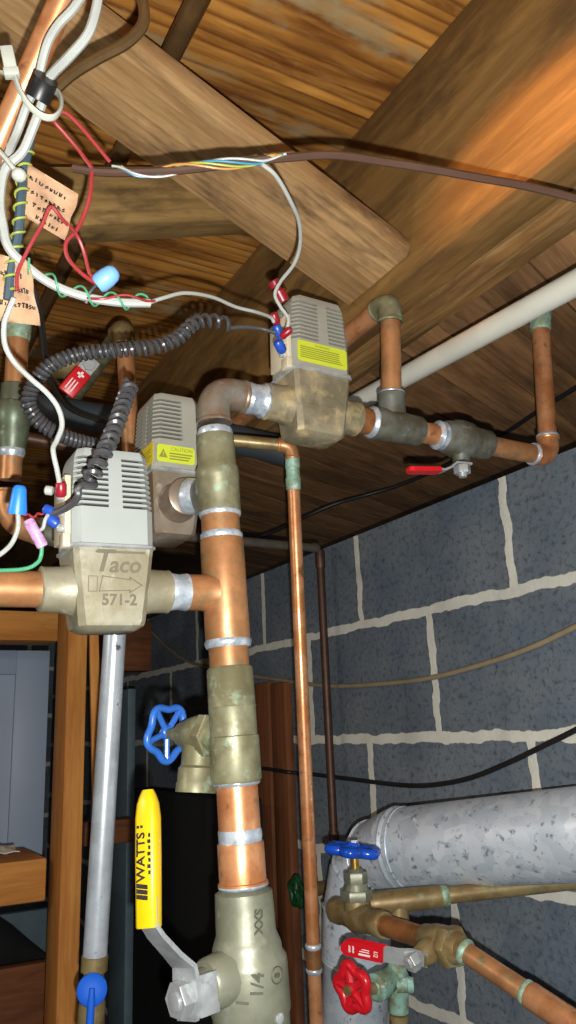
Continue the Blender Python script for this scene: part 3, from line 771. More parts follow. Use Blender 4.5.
for y in (943, 967):
    mb = MB(); ring(mb, qp(y), qp(y+6), .0083, .0012); mb.build('solder_joint', SOLDER, sp)
mb = MB(); mb.lathe(qp(946), qp(970), [(0, .009), (1, .009)], 20); mb.build('coupling', COPPERB, sp)
ip = thing('iron_pipe', 'thin dark brown pipe dropping beside the block wall, right of the slender copper pipe', 'pipe', PE(334, 838, .80))
i0, i1 = PE(320, 556, .80), PE(334, 838, .80)
mb = MB(); mb.lathe(i0, i1, [(0, .0075), (1, .0075)], 18); mb.build('pipe', IRON, ip)
mb = MB(); mb.lathe(i0.lerp(i1, -.02), i0.lerp(i1, .05), [(0, .0095), (.9, .0095), (1, .008)], 18); mb.build('coupling', IRON, ip)
mb = MB(); mb.lathe(i1.lerp(i0, .02), i1.lerp(i0, -.03), [(0, .009), (1, .009)], 18); mb.build('coupling', IRON, ip)
ge = P(238, 541, 1.32); gk = PE(316, 548, .79)
mb = MB(); mb.lathe(ge+(ge-gk)*.9, gk, [(0, .0075), (.97, .0075), (.975, .0095), (1, .0095)], 18); tag(mb.build('conduit', IRONG), 'thin grey conduit running level below the dark ceiling boards', 'pipe')

# ------------------------------------------------------------------ flue: sheet metal elbow
fl = thing('flue_pipe', 'galvanized sheet metal flue pipe with a jointed elbow, in front of the block wall', 'duct', P(356, 1040, 1.10))
f0, f1 = P(402, 848, 1.08), PE(625, 830, .782)
fdv = (f1-f0).normalized()
mb = MB(); mb.lathe(f0, f1, [(0, .0515), (1, .0515)], 48)
mb.build('straight_duct', GALV, fl)
mb = MB(); mb.tube([f1-fdv*.012, f1, f1-NN*.02, f1-NN*.9], .0508, 40); mb.build('straight_duct', GALV, fl)
vb = P(353, 1060, 1.10); vt = P(356, 960, 1.115)
k1, k2, k3 = P(357, 912, 1.12), P(362, 880, 1.125), P(378, 858, 1.12)
mb = MB()
pts = [vt, k1, k2, k3, f0, f0+fdv*.012]
mb.tube(pts, [.0475, .048, .049, .0505, .0525, .0525], 48); mb.build('elbow', GALV, fl, ang=14)
mb = MB()
for a, b, r in ((k1, k2, .0488), (k2, k3, .0500), (k3, f0, .0518)):
    d = (b-a).normalized(); mb.lathe(a-d*.0015, a+d*.0015, [(0, r-.001), (.5, r+.001), (1, r-.001)], 48)
mb.lathe(f0-fdv*.004, f0+fdv*.004, [(0, .0525), (.5, .054), (1, .0525)], 48)
mb.build('seam_bead', GALV, fl)
mb = MB(); mb.lathe(vb, vt.lerp(k1, .2), [(0, .046), (.9, .046), (.92, .048), (.94, .046), (.955, .048), (.97, .046), (1, .0478)], 48); mb.build('straight_duct', GALV, fl)
mb = MB()
for s_ in (.9,): 
    a = f0.lerp(f1, .16); f = CAM-a; f = (f-fdv*f.dot(fdv)).normalized(); nv = (f+ZZ*.9).normalized(); mb.lathe(a+nv*.051, a+nv*.0545, [(0, .0035), (1, .0025)], 8)
mb.build('screw', STEEL, fl)

# ------------------------------------------------------------------ lower right valve group
gE = .575
g1 = PE(358, 917, gE)
GN = lambda px: lx(g1, -NN-ZZ*.0, px)
gv = thing('gate_valve', 'brass gate valve with upright blue scalloped wheel in front of the flue pipe', 'valve', g1)
nd = -NN
mb = MB(); mb.lathe(g1+NN*.050, g1-NN*.055, [(0, .0140), (.02, .0150), (.12, .0152), (.16, .0135), (.35, .0150), (.5, .0185), (.65, .0155), (.8, .0135), (.84, .0150), (.98, .0150), (1, .0140)], 28)
mb.lathe(g1, g1+ZZ*.022, [(0, .0165), (1, .0155)], 24)
mb.build('valve_body', BRASSP, gv)
mb = MB(); mb.hexn(g1+ZZ*.018, g1+ZZ*.030, .0190); mb.lathe(g1+ZZ*.029, g1+ZZ*.037, [(0, .0155), (1, .0130)], 20); mb.hexn(g1+ZZ*.036, g1+ZZ*.050, .0142); mb.lathe(g1+ZZ*.0495, g1+ZZ*.054, [(0, .011), (1, .007)], 18)
mb.build('bonnet', NICKEL, gv)
mb = MB(); mb.lathe(g1+ZZ*.052, g1+ZZ*.082, [(0, .0052), (1, .005)], 14); mb.build('stem', blotch('clean brass', (196, 158, 72), (160, 122, 50), (120, 90, 40), rough=.3, metal=.8), gv)
mb = MB(); WMg = T(g1+ZZ*.0745-EE*.002) @ Matrix.Rotation(R(8), 4, 'Y'); wheel(mb, WMg @ Matrix.Rotation(R(20), 4, 'Z'), .0262, .0062, 6, .003, .3, .17, .6); mb.build('handwheel', BLUEV, gv)
mb = MB(); mb.lathe(g1+ZZ*.079, g1+ZZ*.086, [(0, .0055), (1, .006)], 6); mb.build('nut', STEEL, gv)
# level tube into the wall
tA = lx(g1+NN*.055, EE, 385); tA = PE(380, 903, gE+.03)
tB = PE(592, 879, .835); tdv = (tB-tA).normalized()
lt = thing('brass_pipe', 'dull brass pipe running level under the flue pipe into the block wall', 'pipe', tA)
mb = MB(); mb.lathe(tA, tB, [(0, .0100), (1, .0100)], 22); mb.build('pipe', BRASSP, lt)
mb = MB(); mb.lathe(tA-tdv*.012, tA+tdv*.075, [(0, .0125), (.05, .0135), (.9, .0132), (1, .0122)], 24)
td_ = tA+tdv*.022; mb.lathe(td_, td_-ZZ*.040, [(0, .012), (.6, .0118), (.9, .0125), (1, .0115)], 20); mb.build('tee', BRASSP, lt)
mb = MB(); ring(mb, tA+tdv*.074, tA+tdv*.084, .0108, .0015); mb.build('solder_joint', VERDI, lt)
# lower right run: red lever ball valve and copper pipe
rb = thing('ball_valve', 'brass ball valve with white-printed red lever at lower right beside the gate valve', 'valve', GN(440))
bA = g1-NN*.055
mb = MB(); mb.lathe(g1-NN*.0555, GN(424), [(0, .0115), (1, .0112)]); tag(mb.build('copper_pipe', COPPERB), 'short stub of brown copper pipe between gate valve and red lever valve', 'pipe')
a, b = GN(424), GN(462)
mb = MB(); mb.lathe(a, b, [(0, .0130), (.05, .0145), (.25, .0152), (.3, .0172), (.55, .0180), (.62, .0165)], 28); mb.hexn(a.lerp(b, .60), a.lerp(b, .86), .0205); mb.lathe(a.lerp(b, .85), b, [(0, .016), (.6, .0145), (1, .0120)], 24); mb.build('valve_body', BRASSP, rb)
bc = GN(441); sd_ = Vector((-.72, -.69, -.05)).normalized()
n0 = P(410, 963, pix(bc)[2]-.024); sd_ = (n0-bc).normalized(); n0 = bc+sd_*.033
mb = MB(); mb.lathe(bc+sd_*.010, bc+sd_*.030, [(0, .0125), (.6, .0125), (1, .010)], 20); mb.build('stem_boss', BRASSP, rb)
h1 = P(347, 943, pix(n0)[2]+.02)
hdv = (h1-n0).normalized(); hw = sd_.cross(hdv).normalized()
mb = MB(); strap(mb, [n0-hdv*.010, n0+hdv*.006, n0+hdv*.016+sd_*.004, n0+hdv*.045+sd_*.005], hw, [.016, .018, .018, .018], .003)
rl = mb.build('lever', STEEL, rb)
gl2 = (h1-n0).length
GG = Matrix((hdv, hw, sd_)).transposed().to_4x4(); GG.translation = n0+sd_*.005
if (GG.to_3x3() @ Vector((0, 1, 0))).z < 0: fl_ = -1
else: fl_ = 1
mb = MB(); x0, x1 = .030, gl2
poly = [(x0, -.0095), (x1-.009, -.0098), (x1-.003, -.0075), (x1, -.002), (x1, .004), (x1-.003, .0085), (x1-.008, .0098), (x0, .0095)]
mb.prism(GG, poly, -.0035, .0035); rg = mb.build('grip', REDG, rl, ang=30); rg['label'] = 'red vinyl grip'
mb = MB(); e = T((0, 0, .0036))
# the print reads along the lever from its free end
PM = GG @ e @ Matrix.Rotation(R(180), 4, 'Z') if fl_ > 0 else GG @ e
sx = -1 if fl_ > 0 else 1
def pb(xa, ya, xb, yb): mb.box(GG @ e, (xa, min(ya*fl_, yb*fl_), 0), (xb, max(ya*fl_, yb*fl_), .0003))
cx = x1-.011
for k in range(4):
    a = R(45+90*k); mb.lathe(GG @ Vector((cx+.0027*math.cos(a), .0027*math.sin(a), .0036)), GG @ Vector((cx+.0027*math.cos(a), .0027*math.sin(a), .0040)), [(0, .0022), (1, .0022)], 12)
pb(x0+.013, .0020, x1-.022, .0028); pb(x0+.013, -.0008, x1-.020, .0002); pb(x0+.012, -.0052, x1-.019, -.0030)
mb.build('print', INKW, rg)
mb = MB(); mb.text('1/2', GG @ e @ T((x0+.0065, 0, .0001)) @ Matrix.Rotation(R(90 if fl_ < 0 else -90), 4, 'Z'), .0065, .0001); mb.build('print', INKW, rg)
mb = MB(); mb.hexn(n0+sd_*.002, n0+sd_*.012, .0098); mb.lathe(n0+sd_*.012, n0+sd_*.014, [(0, .006), (1, .004)], 12); mb.build('nut', STEEL, rl)
lp = thing('copper_pipe', 'copper pipe leaving the red lever valve toward the lower right corner', 'pipe', GN(500))
cd2 = P(530, 995, .74); a = GN(462)
lpD = (cd2-a).normalized()
mb = MB(); mb.lathe(a, cd2+lpD*.1, [(0, .0100), (1, .0100)], 26); mb.build('pipe', COPPERD, lp)
mb = MB(); ring(mb, a+lpD*.0005, a+lpD*.008, .0106, .0018); mb.build('solder_joint', VERDI, lp)
mb = MB(); mb.lathe(cd2-lpD*.002, cd2+lpD*.12, [(0, .0112), (.03, .0122), (1, .0120)], 26); mb.build('coupling', COPPER, lp)
mb = MB(); ring(mb, cd2-lpD*.007, cd2, .0104, .0012); mb.build('solder_joint', VERDI, lp)
# small valve with red wheel
rv = thing('globe_valve', 'corroded green valve with red cast wheel below the red lever', 'valve', P(392, 1010, .86))
vc = P(392, 978, .88); vdn = Vector((-.70, -.70, -.12)).normalized()
mb = MB(); mb.lathe(P(397, 960, .885), P(399, 1012, .875), [(0, .010), (.2, .0105), (.35, .0135), (.6, .0135), (.7, .011), (1, .0105)], 20); mb.lathe(vc, vc+vdn*.032, [(0, .0125), (.4, .0125), (.5, .0145), (.9, .0145), (1, .011)], 20)
kk = P(397, 985, .87); mb.lathe(kk, kk+(EE*.8-NN*.6)*.018, [(0, .0075), (.6, .0075), (.65, .0085), (1, .0075)], 14)
mb.build('valve_body', blotch('verdigris crust', (122, 160, 146), (104, 108, 80), (176, 196, 186), s1=60, s2=90, rough=.7, metal=.2, bump=.6), rv)
mb = MB(); wc = P(353, 988, .83); mb.lathe(vc+vdn*.03, wc, [(0, .006), (1, .0055)], 12); mb.build('stem', BRASSP, rv)
mb = MB(); wz = (vdn+(CAM-wc).normalized()*.05+EE*-.35).normalized(); wx = (ZZ-wz*wz.z).normalized(); WR = Matrix((wx, wz.cross(wx), wz)).transposed().to_4x4(); WR.translation = wc
wheel(mb, WR @ Matrix.Rotation(R(12), 4, 'Z'), .0198, .0054, 5, .002, .36, .13, .85); mb.build('handwheel', REDP, rv)
mb = MB(); mb.lathe(wc+wz*.005, wc+wz*.010, [(0, .0055), (1, .005)], 6); mb.build('nut', BRASSP, rv)
mb = MB(); mb.lathe(P(399, 1013, .875), P(400, 1070, .87), [(0, .0105), (.1, .0105), (.12, .009), (1, .009)], 20); tag(mb.build('copper_pipe', BRASSP), 'short pipe dropping out of frame below the corroded red-wheeled valve', 'pipe')
# dark green wheel behind the slender pipe
gw = thing('gate_valve', 'dark green valve wheel half hidden behind the slender copper pipe', 'valve', PE(297, 892, .78))
wc = PE(297, 892, .76)
mb = MB(); GW = Matrix((ZZ, (-EE).cross(ZZ)*-1, -EE)).transposed().to_4x4(); GW = frame(wc, ZZ, -EE); wheel(mb, GW, .022, .005, 5, .002, .3, .12); mb.build('handwheel', GREENP, gw)
mb = MB(); mb.lathe(wc+EE*.004, wc+EE*.078, [(0, .006), (.3, .006), (.35, .012), (1, .012)], 16); mb.build('valve_body', BRASSP, gw)

# ------------------------------------------------------------------ left hand pipes
lpz = thing('copper_pipe', 'weathered copper pipe with a dark green union at the left edge, under the paper tags', 'pipe', P(12, 500, .88))
pA, pB = P(20, 300, .90), P(9, 500, .87); pd = (pB-pA).normalized(); pp = lambda y: ly(pA, pd, y)
mb = MB(); mb.lathe(pp(250), pp(480), [(0, .0120), (1, .0120)], 24); mb.build('pipe', COPPERD, lpz)
mb = MB(); mb.lathe(pp(322), pp(340), [(0, .0128), (.2, .0140), (.8, .0138), (1, .0128)], 24, True, 0, .01); mb.build('coupling', VERDI, lpz)
mb = MB(); mb.lathe(pp(384), pp(449), [(0, .0125), (.02, .0150), (.28, .0152), (.3, .0185), (.33, .0195), (.62, .0190), (.65, .0175), (.8, .0172), (.84, .0160), (1, .0145)], 24); mb.build('union', blotch('dark green fitting', (88, 100, 80), (72, 76, 58), (110, 128, 112), rough=.45, metal=.3), lpz)
mb = MB(); ring(mb, pp(447), pp(457), .0128, .0015); mb.build('solder_joint', SOLDER, lpz)
ek = pp(522); ed = (P(80, 543, .86)-ek).normalized()
mb = MB(); elbow(mb, ek, -pd, ed, .0145, .036); mb.build('elbow', COPPERD, lpz)
mb = MB(); mb.lathe(ek+ed*.034, ek+ed*.075, [(0, .0120), (1, .0120)], 24); mb.build('pipe', BRONZED, lpz)
bp = thing('copper_pipe', 'copper pipe with a top elbow rising behind the coiled cords', 'pipe', P(130, 470, 1.02))
bA, bB = P(124, 328, 1.03), P(133, 480, 1.0); bd = (bB-bA).normalized(); bq = lambda y: ly(bA, bd, y)
mb = MB(); mb.lathe(bq(345), bq(500), [(0, .0112), (1, .0112)], 22); mb.build('pipe', COPPERD, bp)
mb = MB(); elbow(mb, bq(327), bd, NN, .0135, .024); mb.build('elbow', BRASSP, bp)
mb = MB(); mb.lathe(bq(327)+NN*.022, bq(327)+NN*.30, [(0, .0112), (1, .0112)], 22); mb.build('pipe', BRONZE, bp)
rv2 = thing('ball_valve', 'far ball valve whose red lever shows a white cross, framed by the big coil loop', 'valve', P(72, 372, 1.08))
a, b = P(52, 368, 1.12), P(92, 362, 1.08)
mb = MB(); mb.lathe(a, b, [(0, .013), (.05, .016), (.3, .017), (.4, .021), (.65, .021), (.75, .016), (1, .014)], 24); mb.build('valve_body', BRASSP, rv2)
n0 = P(88, 366, 1.04); h1 = P(70, 388, 1.03); hd_ = (h1-n0).normalized(); hw = hd_.cross((CAM-n0).normalized()).normalized(); nv = hw.cross(hd_); nv = nv if nv.dot(CAM-n0) > 0 else -nv
mb = MB(); strap(mb, [n0-hd_*.012, n0, n0+hd_*.010], hw, .020, .003); l_ = mb.build('lever', STEEL, rv2)
GL = Matrix((hd_, nv.cross(hd_), nv)).transposed().to_4x4(); GL.translation = n0
mb = MB(); mb.box(GL, (.008, -.0115, -.003), (.047, .0115, .003), bev=.0025); g_ = mb.build('grip', REDG, l_); g_['label'] = 'red vinyl grip'
mb = MB(); e = T((0, 0, .0031))
mb.box(GL @ e, (.0115, -.0015, 0), (.0205, .0015, .0003)); mb.box(GL @ e, (.0145, -.0048, 0), (.0175, .0048, .0003))
mb.build('print', INKW, g_)
mb = MB(); [mb.box(GL @ e, (.026, -.006+.0042*k, 0), (.042, -.0045+.0042*k, .0003)) for k in range(3)]; mb.build('print', INKW, g_)
mb = MB(); mb.hexn(n0-nv*.0, n0+nv*.010, .008); mb.build('nut', STEEL, l_)
mb = MB(); mb.tube(spline([P(-10, 400, 1.20), P(40, 408, 1.19), P(110, 420, 1.18), P(200, 432, 1.18), P(288, 452, 1.16)]), .0215, 20)
tag(mb.build('foam_sleeve', RUBBER), 'dark foam-sleeved pipe running level behind the coiled cords and the riser', 'pipe')
mb = MB(); mb.cyl(P(-5, 432, 1.10), P(150, 461, 1.16), .0085); tag(mb.build('iron_pipe', IRON), 'thin brown pipe running level below the foam-sleeved pipe at left', 'pipe')
# top left
cA, cB = P(66, -8, .55), P(8, 122, .57)
mb = MB(); mb.cyl(cA+(cA-cB)*.15, cB+(cB-cA)*.5, .0088); tag(mb.build('copper_pipe', COPPER), 'shiny copper tube crossing the top left corner beside the white cables', 'pipe')
tb = PZ(183, 30, SUB-.05)
mb = MB(); mb.cyl(tb-NN*.3, tb+NN*1.2, .0105); tag(mb.build('conduit', BROWNT), 'dark brown tube running along the ceiling above the pale bridging board', 'pipe')

# ------------------------------------------------------------------ cables and wires
def wire(name, mat, pts, r, label, cat='wire', group=None, seg=8, parent=None, n=8):
    mb = MB(); mb.tube(spline([P(*p) for p in pts], n), r, seg)
    o = mb.build(name, mat, parent)
    if label: tag(o, label, cat, group)
    return o
def helix(pts, rad, turns, r, mat, name, label=None, cat='wire', parent=None, ph=0, per=9, seg=6, pw=1):
    path = spline(pts, 24); ls = [0]
    for a, b in zip(path, path[1:]): ls.append(ls[-1]+(b-a).length)
    n = int(turns*per); out = []; u = None; j = 0
    for i in range(n+1):
        s_ = ls[-1]*i/n
        while j < len(ls)-2 and ls[j+1] < s_: j += 1
        f = (s_-ls[j])/max(1e-9, ls[j+1]-ls[j]); p = path[j].lerp(path[j+1], f); d = (path[j+1]-path[j]).normalized()
        if u is None: u, w = basis(d)
        else: u = (u-d*u.dot(d)).normalized(); w = d.cross(u)
        a = ph+2*math.pi*turns*(i/n)**pw; rr = rad(i/n) if callable(rad) else rad
        out.append(p+u*math.cos(a)*rr+w*math.sin(a)*rr)
    mb = MB(); mb.tube(out, r, seg); o = mb.build(name, mat, parent)
    if label: tag(o, label, cat)
    return o
PP = lambda *l: [P(*p) for p in l]
wire('cable', WHITEW, [(86, -10, .53), (72, 10, .53), (58, 25, .53), (48, 42, .53), (42, 62, .535), (37, 84, .54), (27, 105, .54), (18, 130, .545), (9, 152, .56), (0, 185, .575)], .0030, 'left of two white cables dropping from the top edge into black tape', 'cable')
wire('cable', WHITEW, [(99, -10, .52), (96, 10, .52), (88, 34, .52), (70, 56, .525), (50, 77, .537), (46, 90, .540), (40, 109, .541), (32, 130, .543), (22, 152, .547), (5, 170, .545), (0, 200, .545), (3, 225, .545), (8, 246, .545), (22, 262, .55), (50, 283, .56), (83, 296, .57), (117, 302, .58), (150, 303, .59)], .0032, 'long white cable curving past the paper tags and ending beneath the light blue wire nut', 'cable')
mb = MB(); mb.tube(PP((46, 78, .532), (42, 88, .536), (37, 100, .538)), .0085, 14); tag(mb.build('tape', TAPE), 'band of black tape binding the white cables to the copper tube', 'tape')
wire('metal_tube', BROWNT, [(138, -12, .56), (144, 8, .56), (142, 26, .56), (126, 43, .56), (98, 58, .56), (72, 74, .56), (54, 90, .56)], .0042, 'bent brown tube hooking down from the top edge beside the white cables', 'tube')
z1 = thing('zip_tie', 'white zip tie looped wide around the taped cables', 'tie', P(25, 100, .52))
mb = MB(); mb.tube(spline(PP((12, 64, .525), (18, 86, .52), (28, 104, .518), (42, 116, .518), (54, 117, .522), (61, 108, .53), (60, 96, .54), (53, 88, .55))), .0026, 8, flat=.55); mb.build('strap', TIE, z1)
mb = MB(); hb = frame(P(9, 60, .522), P(12, 74, .522)-P(7, 50, .522), CAM-P(9, 60, .522)); mb.box(hb, (-.0085, -.0042, -.003), (.0085, .0042, .003), bev=.0012); mb.tube(PP((14, 76, .524), (4, 73, .53), (-8, 70, .54)), .0026, 8, flat=.5); mb.box(hb, (.006, -.005, -.0035), (.0115, .005, .0035), bev=.001); mb.build('head', TIE, z1)
z2 = thing('zip_tie', 'white zip tie crossing the cables just above the upper paper tag', 'tie', P(10, 165, .535))
mb = MB(); mb.tube(spline(PP((-6, 146, .535), (5, 158, .533), (13, 168, .532), (18, 174, .533))), .0030, 8, flat=.6); mb.build('strap', TIE, z2)
mb = MB(); mb.ball(P(19, 175, .532), .0050, (1, 1, .9)); mb.build('head', TIE, z2)
# brown thermostat cable with its loosened conductors wound round it
bc_pts = [(73, 168, .575), (100, 172, .575), (140, 172, .575), (180, 170, .575), (215, 166, .575), (250, 161, .578), (283, 158, .58), (333, 155, .59), (385, 162, .60), (430, 169, .605), (480, 178, .61), (530, 187, .615), (590, 202, .62), (680, 226, .63), (820, 250, .64)]
bc = wire('cable', BRNW, bc_pts, .0031, 'brown sheathed cable stretched across the ceiling to the right edge', 'cable')
for k, (mt, nm, ph) in enumerate(((WHITEW, 'white', 0), (BLUW, 'blue', 1.3), (YELW, 'yellow green', 2.6), (plain('orange insulation', (180, 130, 70), .45), 'orange', 3.9))):
    helix(PP((112+k*3, 166, .572), (140, 171, .572), (180, 170, .572), (215, 166, .572), (250, 160, .575), (272, 156, .575), (286-k*3, 152+k*1.5, .572)), lambda f: .0038*min(1, f*8)*(1 if f < .85 else max(.3, (1-f)/.15)), 1.4, .00085, mt, 'wire', nm+' conductor wound loosely around the brown cable', ph=ph*.55, per=40)
wire('wire', WHITEW, [(262, 164, .575), (276, 176, .585), (290, 200, .61), (299, 222, .64), (300, 245, .67), (294, 264, .69), (281, 281, .71), (275, 294, .72), (280, 306, .725), (288, 318, .725), (287, 330, .725)], .0016, 'white wire hanging from the brown cable to the topmost valve')
wire('wire', WHITEW, [(148, 303, .59), (163, 298, .60), (185, 293, .62), (212, 297, .65), (236, 307, .68), (256, 312, .70), (270, 317, .72), (274, 322, .725)], .0015, 'white wire sagging from the white cable end to the topmost valve')
helix(PP((88, 299, .568), (105, 297, .565), (130, 297, .575), (156, 301, .588)), .0012, 1.6, .00085, REDW, 'wire', 'thin pink red wire lying along the end of the white cable')
wire('wire', REDW, [(92, 168, .57), (80, 152, .57), (64, 133, .565), (54, 121, .56), (56, 113, .555), (66, 113, .555), (80, 126, .56), (96, 145, .565), (110, 162, .57)], .0014, 'red wire looping up from the brown cable end to the white zip tie')
wire('wire', REDW, [(92, 172, .572), (90, 195, .57), (84, 215, .57), (76, 231, .568), (66, 243, .566), (68, 258, .566), (80, 272, .566), (92, 281, .566), (99, 284, .566)], .0015, 'red wire dropping from the brown cable end to the light blue wire nut')
wire('wire', REDW, [(17, 291, .545), (18, 272, .545), (30, 246, .545), (42, 225, .54), (51, 207, .538), (62, 219, .545), (76, 234, .56), (84, 252, .566), (90, 274, .566), (98, 281, .566)], .0013, 'dark red wire peaking in front of the upper paper tag')
mb = MB(); a, b = P(97, 285, .565), P(117, 270, .565); mb.lathe(a, b, [(0, .0060), (.15, .0072), (.5, .0072), (.8, .0062), (.95, .0042), (1, .002)], 18); tag(mb.build('wire_nut', NUTB), 'light blue wire nut below the brown cable', 'connector')
wire('wire', BLKW, [(86, 303, .572), (90, 292, .57), (97, 284, .568)], .0020, 'short black wire entering the light blue wire nut')
helix(PP((26, 262, .548), (50, 282, .556), (83, 295, .566), (117, 301, .576), (146, 302, .586)), .0056, 4, .0008, GRNW, 'wire', 'thin green wire spiralling along the long white cable', per=20)
bun = wire('cable', plain('slate cable jacket', (56, 74, 84), .5), [(30, 140, .56), (24, 170, .555), (21, 200, .55), (18, 235, .55), (12, 265, .55), (8, 300, .55)], .0034, 'slate cable wound in yellow green wire beside the paper tags', 'cable')
helix(PP((30, 142, .56), (24, 170, .555), (21, 200, .55), (18, 235, .55), (12, 265, .55), (9, 290, .55)), .0042, 11, .0009, YELW, 'wire', 'yellow green wire wound tightly around the slate cable', per=16)
wire('wire', WHITEW, [(14, 298, .54), (8, 312, .54), (4, 325, .54), (5, 345, .545), (14, 362, .55), (30, 378, .56), (47, 393, .565), (58, 408, .57), (62, 425, .575), (57, 440, .58), (53, 450, .585), (57, 470, .59), (60, 486, .595)], .0019, 'white wire curving from the lower paper tag to the light grey valve')
wire('cable', BLKW, [(30, 282, .60), (38, 306, .62), (43, 335, .68), (46, 360, .75), (56, 392, .85), (75, 412, .95), (112, 424, 1.02)], .0026, 'thin black cable dropping past the lower paper tag into the coil loop', 'cable')
# coiled cords
c1 = thing('coiled_cord', 'dark grey coiled cord looping wide from the topmost valve to the left', 'cord', P(45, 400, .68))
helix(PP((232, 326, .72), (215, 321, .71), (195, 323, .70), (178, 338, .69), (155, 347, .68), (120, 350, .67), (80, 354, .665), (50, 366, .66), (33, 386, .66), (29, 405, .66), (40, 422, .665), (58, 434, .67), (78, 441, .68), (98, 446, .69)), lambda f: .0050, 56, .0019, CORD, 'coil', parent=c1, per=14, pw=1.3)
wire('lead', CORD, [(230, 328, .715), (245, 327, .72), (262, 329, .725), (276, 333, .725)], .0019, None, parent=c1)
c2 = thing('coiled_cord', 'dark grey coiled cord climbing from the light grey valve toward the ceiling', 'cord', P(100, 460, .60))
helix(PP((87, 486, .585), (91, 478, .585), (97, 466, .59), (106, 448, .60), (115, 428, .62), (122, 408, .64), (131, 384, .67)), .0050, 14, .0024, CORD, 'coil', parent=c2, per=14)
wire('lead', CORD, [(86, 484, .583), (79, 488, .583), (78, 496, .583), (72, 504, .588), (60, 511, .595), (50, 514, .60)], .0028, None, parent=c2)
# connectors near the light grey valve
def nut(a, b, prof, mat, name, label, cat='connector'):
    mb = MB(); mb.lathe(P(*a), P(*b), prof, 16); return tag(mb.build(name, mat), label, cat)
nut((17, 514, .60), (20, 485, .60), [(0, .0070), (.1, .0072), (.5, .0060), (.85, .0052), (.96, .0040), (1, .002)], NUTB2, 'wire_nut', 'large blue wire nut left of the light grey valve')
wire('wire', WHITEW, [(18, 512, .60), (18, 528, .598), (12, 543, .595), (2, 553, .59), (-10, 560, .59)], .0018, 'white wire from the large blue wire nut to the left edge')
helix(PP((22, 512, .60), (30, 516, .60), (40, 514, .60), (48, 509, .60)), .0010, 3, .0009, REDW, 'wire', 'short twisted red wire beside the large blue wire nut')
pc = nut((28, 520, .595), (43, 547, .595), [(0, .0035), (.06, .0043), (.94, .0043), (1, .0035)], PURPLE, 'butt_connector', 'lilac tube connector hanging left of the light grey valve')
wire('wire', WHITEW, [(38, 531, .595), (43, 528, .592), (45, 520, .592), (48, 515, .595)], .0014, 'short white wire looping over the lilac tube connector')
wire('wire', GRNW, [(42, 546, .595), (41, 556, .594), (37, 563, .592), (24, 569, .59), (-10, 571, .59)], .0015, 'green wire leaving the lilac tube connector toward the left edge')
def sleeve(a, b, r, mat, label): return nut(a, b, [(0, r*.75), (.15, r), (.85, r), (1, r*.7)], mat, 'terminal', label, 'terminal')
sleeve((61, 482, .595), (61, 497, .597), .0042, TERMR, 'red terminal at the end of the white wire on the light grey valve')
sleeve((53, 491, .60), (45, 490, .60), .0036, WHITEW, 'small white terminal beside the red one on the light grey valve')
sleeve((44, 508, .60), (54, 513, .60), .0040, TERMB, 'upper blue terminal at the foot of the coiled cord')
sleeve((47, 517, .598), (58, 525, .60), .0044, TERMB, 'lower blue terminal at the foot of the coiled cord')
sleeve((273, 313, .725), (277, 324, .73), .0040, TERMR, 'left red terminal on the topmost valve, ending the sagging white wire')
sleeve((276, 325, .725), (280, 337, .73), .0042, TERMB, 'upper blue terminal on the topmost valve')
sleeve((291, 329, .722), (281, 337, .725), .0036, TERMR, 'right red terminal on the topmost valve, ending the hanging white wire')
sleeve((277, 341, .722), (283, 352, .73), .0046, TERMB, 'lower blue terminal on the topmost valve')
nut((273, 280, .745), (284, 302, .75), [(0, .003), (.05, .0058), (.3, .0062), (.36, .0035), (.45, .0035), (.5, .0062), (.95, .0062), (1, .004)], TERMR, 'wire_connector', 'red two-piece connector standing above the corner of the topmost valve')
# paper tags
def paper(corners, label, lines):
    t = thing('paper_tag', label, 'tag', P(*corners[2]))
    c = [P(*q) for q in corners]; n = 12; g = []
    nz = (c[1]-c[0]).cross(c[3]-c[0]).normalized()
    if nz.dot(CAM-c[0]) < 0: nz = -nz
    f = lambda u, v: c[0].lerp(c[1], u).lerp(c[3].lerp(c[2], u), v)+nz*(.0016*math.sin(5*u+3*v)+.0010*math.sin(11*v-4*u))
    vs = [f(i/n, j/n)+nz*s_ for s_ in (.0003, -.0003) for j in range(n+1) for i in range(n+1)]; N2 = (n+1)**2; fs = []
    for j in range(n):
        for i in range(n):
            a = j*(n+1)+i; q = (a, a+1, a+n+2, a+n+1); fs.append(q); fs.append(tuple(N2+k for k in q[::-1]))
    for i in range(n):
        for a, b in ((i, i+1), (n*(n+1)+i, n*(n+1)+i+1), (i*(n+1), (i+1)*(n+1)), (i*(n+1)+n, (i+1)*(n+1)+n)): fs.append((a, b, N2+b, N2+a))
    mb = MB(); mb.add(vs, fs); mb.build('paper', TAG, t, ang=80)
    mb = MB()
    for v, u0, u1 in lines:
        k = int((u1-u0)/.05); u = u0
        while u < u1:
            w = random.uniform(.04, .075); hh = random.uniform(.045, .08)
            st = random.choice([[(0, 0), (.2, 1), (.5, .2), (.8, 1)], [(0, 1), (.1, 0), (.6, .05), (.8, 1)], [(.4, 0), (.4, 1), (0, 1), (.9, 1)], [(0, 0), (.1, 1), (.8, .7), (.1, .45), (.9, 0)], [(.4, 0), (.4, 1)], [(.8, 1), (.1, .6), (.9, .4), (.1, 0)]])
            mb.tube([f(u+x*w, v-y*hh)+nz*.0007 for x, y in st], .00055, 5); u += w+.025
    mb.build('handwriting', INK, t)
    return t
paper([(27, 163, .555), (78, 194, .55), (66, 241, .552), (18, 213, .56)], 'upper crumpled paper tag with black handwriting, below the zip ties', [(.25, .15, .8), (.5, .1, .85), (.72, .25, .9), (.92, .35, .85)])
